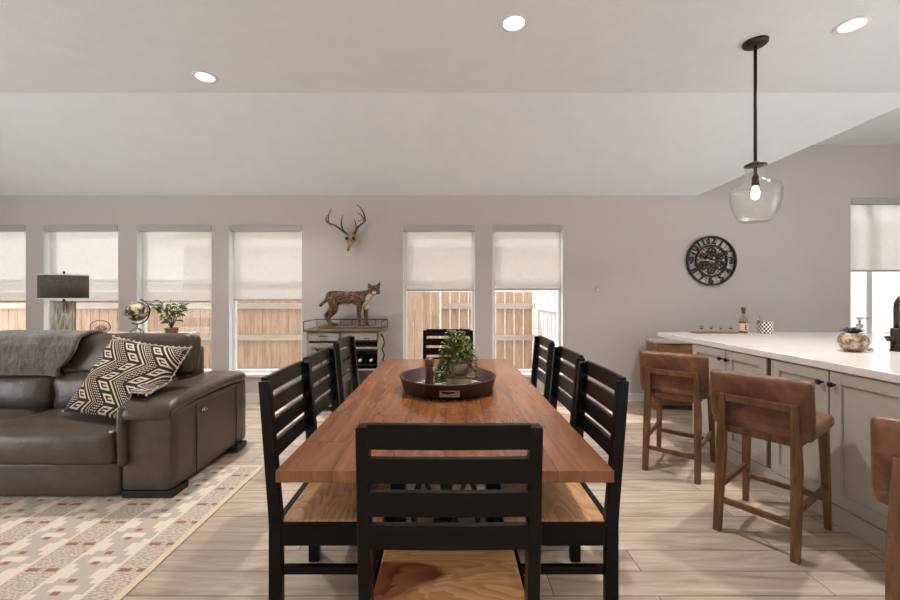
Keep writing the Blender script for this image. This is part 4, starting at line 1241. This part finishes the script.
M_led = emis('led_lens', (1, .95, .88, 1), 9)
for k, (x, y, lb) in enumerate([(-2.05, 3.376, 'round recessed ceiling light above the sofa side'), (.446, 2.706, 'round recessed ceiling light above the dining table'),
              (2.754, 2.726, 'round recessed ceiling light right of the pendant lamp'), (-2.05, -1.3, 'added unseen recessed ceiling light behind the viewpoint on the sofa side'), (.446, -1.6, 'added unseen recessed ceiling light behind the viewpoint in line with the table'), (2.754, -1.3, 'added unseen recessed ceiling light behind the viewpoint on the kitchen side')]):  # last three are unseen extras added to brighten the floor
    cl = thing('recessed_light', lb, 'light', (x, y, HI), 0, 'recessed ceiling lights')
    m = MB(); m.lathe([(.070, -.004), (.096, -.006), (.10, -.001), (.068, -.001), (.070, -.004)], seg=36, cap=False); m.build('trim_ring', M_white, cl, smooth=True)
    m = MB(); m.lathe([(0, -.003), (.070, -.003), (.070, -.001), (0, -.001)], seg=36); m.build('lens', M_led, cl)
    light('recessed_lamp', 'AREA', (x, y, HI-.012), 21, (1, .985, .965), (0, 0, -1), .14).data.spread = math.radians(115)
light('bulb_lamp', 'POINT', (2.236, 2.91, HI-1.10), 2.0, (1, .75, .5)).data.shadow_soft_size = .03

ck_ = thing('wall_clock', 'large round black openwork gear wall clock with cut out numerals', 'clock', (3.215, DW-.004, 1.717))
M_clk = plain('dark_bronze_clock_metal', srgb(34, 28, 26), .5, .3)
def ring(m, r0, r1, y0, y1, seg=64, c=(0, 0)):
    n0 = len(m.bm.verts)
    m.lathe([(r0, y0), (r1, y0), (r1, y1), (r0, y1), (r0, y0)], seg=seg, cap=False)
    m.bm.verts.ensure_lookup_table()
    for v in m.bm.verts[n0:]: v.co = Vector((v.co.x+c[0], -v.co.z, v.co.y+c[1]))
m = MB(); ring(m, .284, .304, .0, .03); m.build('outer_rim', M_clk, ck_)
m = MB(); ring(m, .178, .196, .004, .026); m.build('inner_ring', M_clk, ck_)
m = MB()
for k in range(12):
    a = 2*PI*(k+.5)/12
    m.tube([(.19*math.sin(a), -.012, .19*math.cos(a)), (.295*math.sin(a), -.012, .295*math.cos(a))], .0025, 6)
m.build('spokes', M_clk, ck_)
for k in range(1, 13):
    cu = bpy.data.curves.new('numeral', 'FONT'); cu.body = str(k); cu.size = .125; cu.align_x = 'CENTER'; cu.align_y = 'CENTER'; cu.extrude = .006; cu.offset = .002
    to = bpy.data.objects.new('tmp', cu); COL.objects.link(to)
    bpy.context.view_layer.update()
    me = bpy.data.meshes.new_from_object(to.evaluated_get(bpy.context.evaluated_depsgraph_get()))
    bpy.data.objects.remove(to)
    a = 2*PI*k/12; rot = -a if k in (10, 11, 12, 1, 2, 3, 9) else PI-a
    if k in (3, 9): rot = 0
    Mx = Matrix.Translation((.244*math.sin(a), -.012, .244*math.cos(a))) @ Matrix.Rotation(rot, 4, 'Y').inverted() @ Matrix.Rotation(PI/2, 4, 'X')
    me.transform(Mx); me.materials.clear(); me.materials.append(M_clk)
    o = bpy.data.objects.new('numeral', me); COL.objects.link(o); o.parent = ck_
m = MB()
def gear(m, cx, cz, r, teeth, y0=.008, y1=.020, hub=.25):
    poly = []
    for i in range(teeth*4):
        a = 2*PI*i/(teeth*4); rr = r if (i % 4) < 2 else r*.86
        poly.append((cx+rr*math.cos(a), cz+rr*math.sin(a)))
    inner = [(cx+r*.66*math.cos(2*PI*i/(teeth*4)), cz+r*.66*math.sin(2*PI*i/(teeth*4))) for i in range(teeth*4)]
    n_ = len(poly)
    A = [m.bm.verts.new((a, -y0, b)) for a, b in poly]; B = [m.bm.verts.new((a, -y1, b)) for a, b in poly]
    C_ = [m.bm.verts.new((a, -y0, b)) for a, b in inner]; D_ = [m.bm.verts.new((a, -y1, b)) for a, b in inner]
    for i in range(n_):
        j = (i+1) % n_
        m.bm.faces.new((A[i], A[j], B[j], B[i])); m.bm.faces.new((C_[j], C_[i], D_[i], D_[j]))
        m.bm.faces.new((B[i], B[j], D_[j], D_[i])); m.bm.faces.new((A[j], A[i], C_[i], C_[j]))
    for k in range(5):
        a = 2*PI*k/5
        m.tube([(cx, -(y0+y1)/2, cz), (cx+r*.68*math.cos(a), -(y0+y1)/2, cz+r*.68*math.sin(a))], r*.07, 6)
    m.sphere((cx, -(y0+y1)/2, cz), r*hub, 12, 8, (1, .4, 1))
gear(m, 0, .02, .085, 18); gear(m, 0, .115, .058, 14, .012, .024); gear(m, .10, -.055, .062, 14, .012, .024); gear(m, -.105, -.06, .058, 14, .014, .026)
gear(m, -.10, .05, .045, 12); gear(m, .105, .055, .045, 12); gear(m, 0, -.115, .05, 12)
m.build('gears', M_clk, ck_)
m = MB()
ck2 = NT('aged_gold_check'); c2 = ck2.n('ShaderNodeTexChecker'); ck2.l(ck2.coord(), c2.inputs[0]); c2.inputs['Scale'].default_value = 42
c2.inputs[1].default_value = srgb(206, 186, 158); c2.inputs[2].default_value = srgb(74, 58, 48); ck2.base(c2.outputs[0])
m.lathe([(0, .002), (.178, .002), (.178, .005), (0, .005)], seg=48)
for v in m.bm.verts: v.co = Vector((v.co.x, -v.co.z, v.co.y))
m.build('lattice_back', ck2.m, ck_)
m = MB(); m.beam((0, -.030, 0), (-.115, -.030, -.03), .004, .016); m.build('hour_hand', M_clk, ck_)
m = MB(); m.beam((0, -.034, 0), (-.155, -.034, .012), .004, .011); m.build('minute_hand', plain('pale_hand', srgb(176, 158, 140), .5), ck_)

sw = thing('thermostat', 'small white wall control beside the rightmost dining window', 'thermostat', (1.83, DW-.002, 1.38))
MB().box(-.024, .024, -.012, 0, -.040, .040).build('cover', M_wall, sw, bevel=.004)
MB().box(-.015, .015, -.014, -.0121, .005, .028).build('display', M_cass, sw)
MB().box(-.006, .006, -.018, -.0121, -.028, -.008).build('button', M_white, sw, bevel=.002)
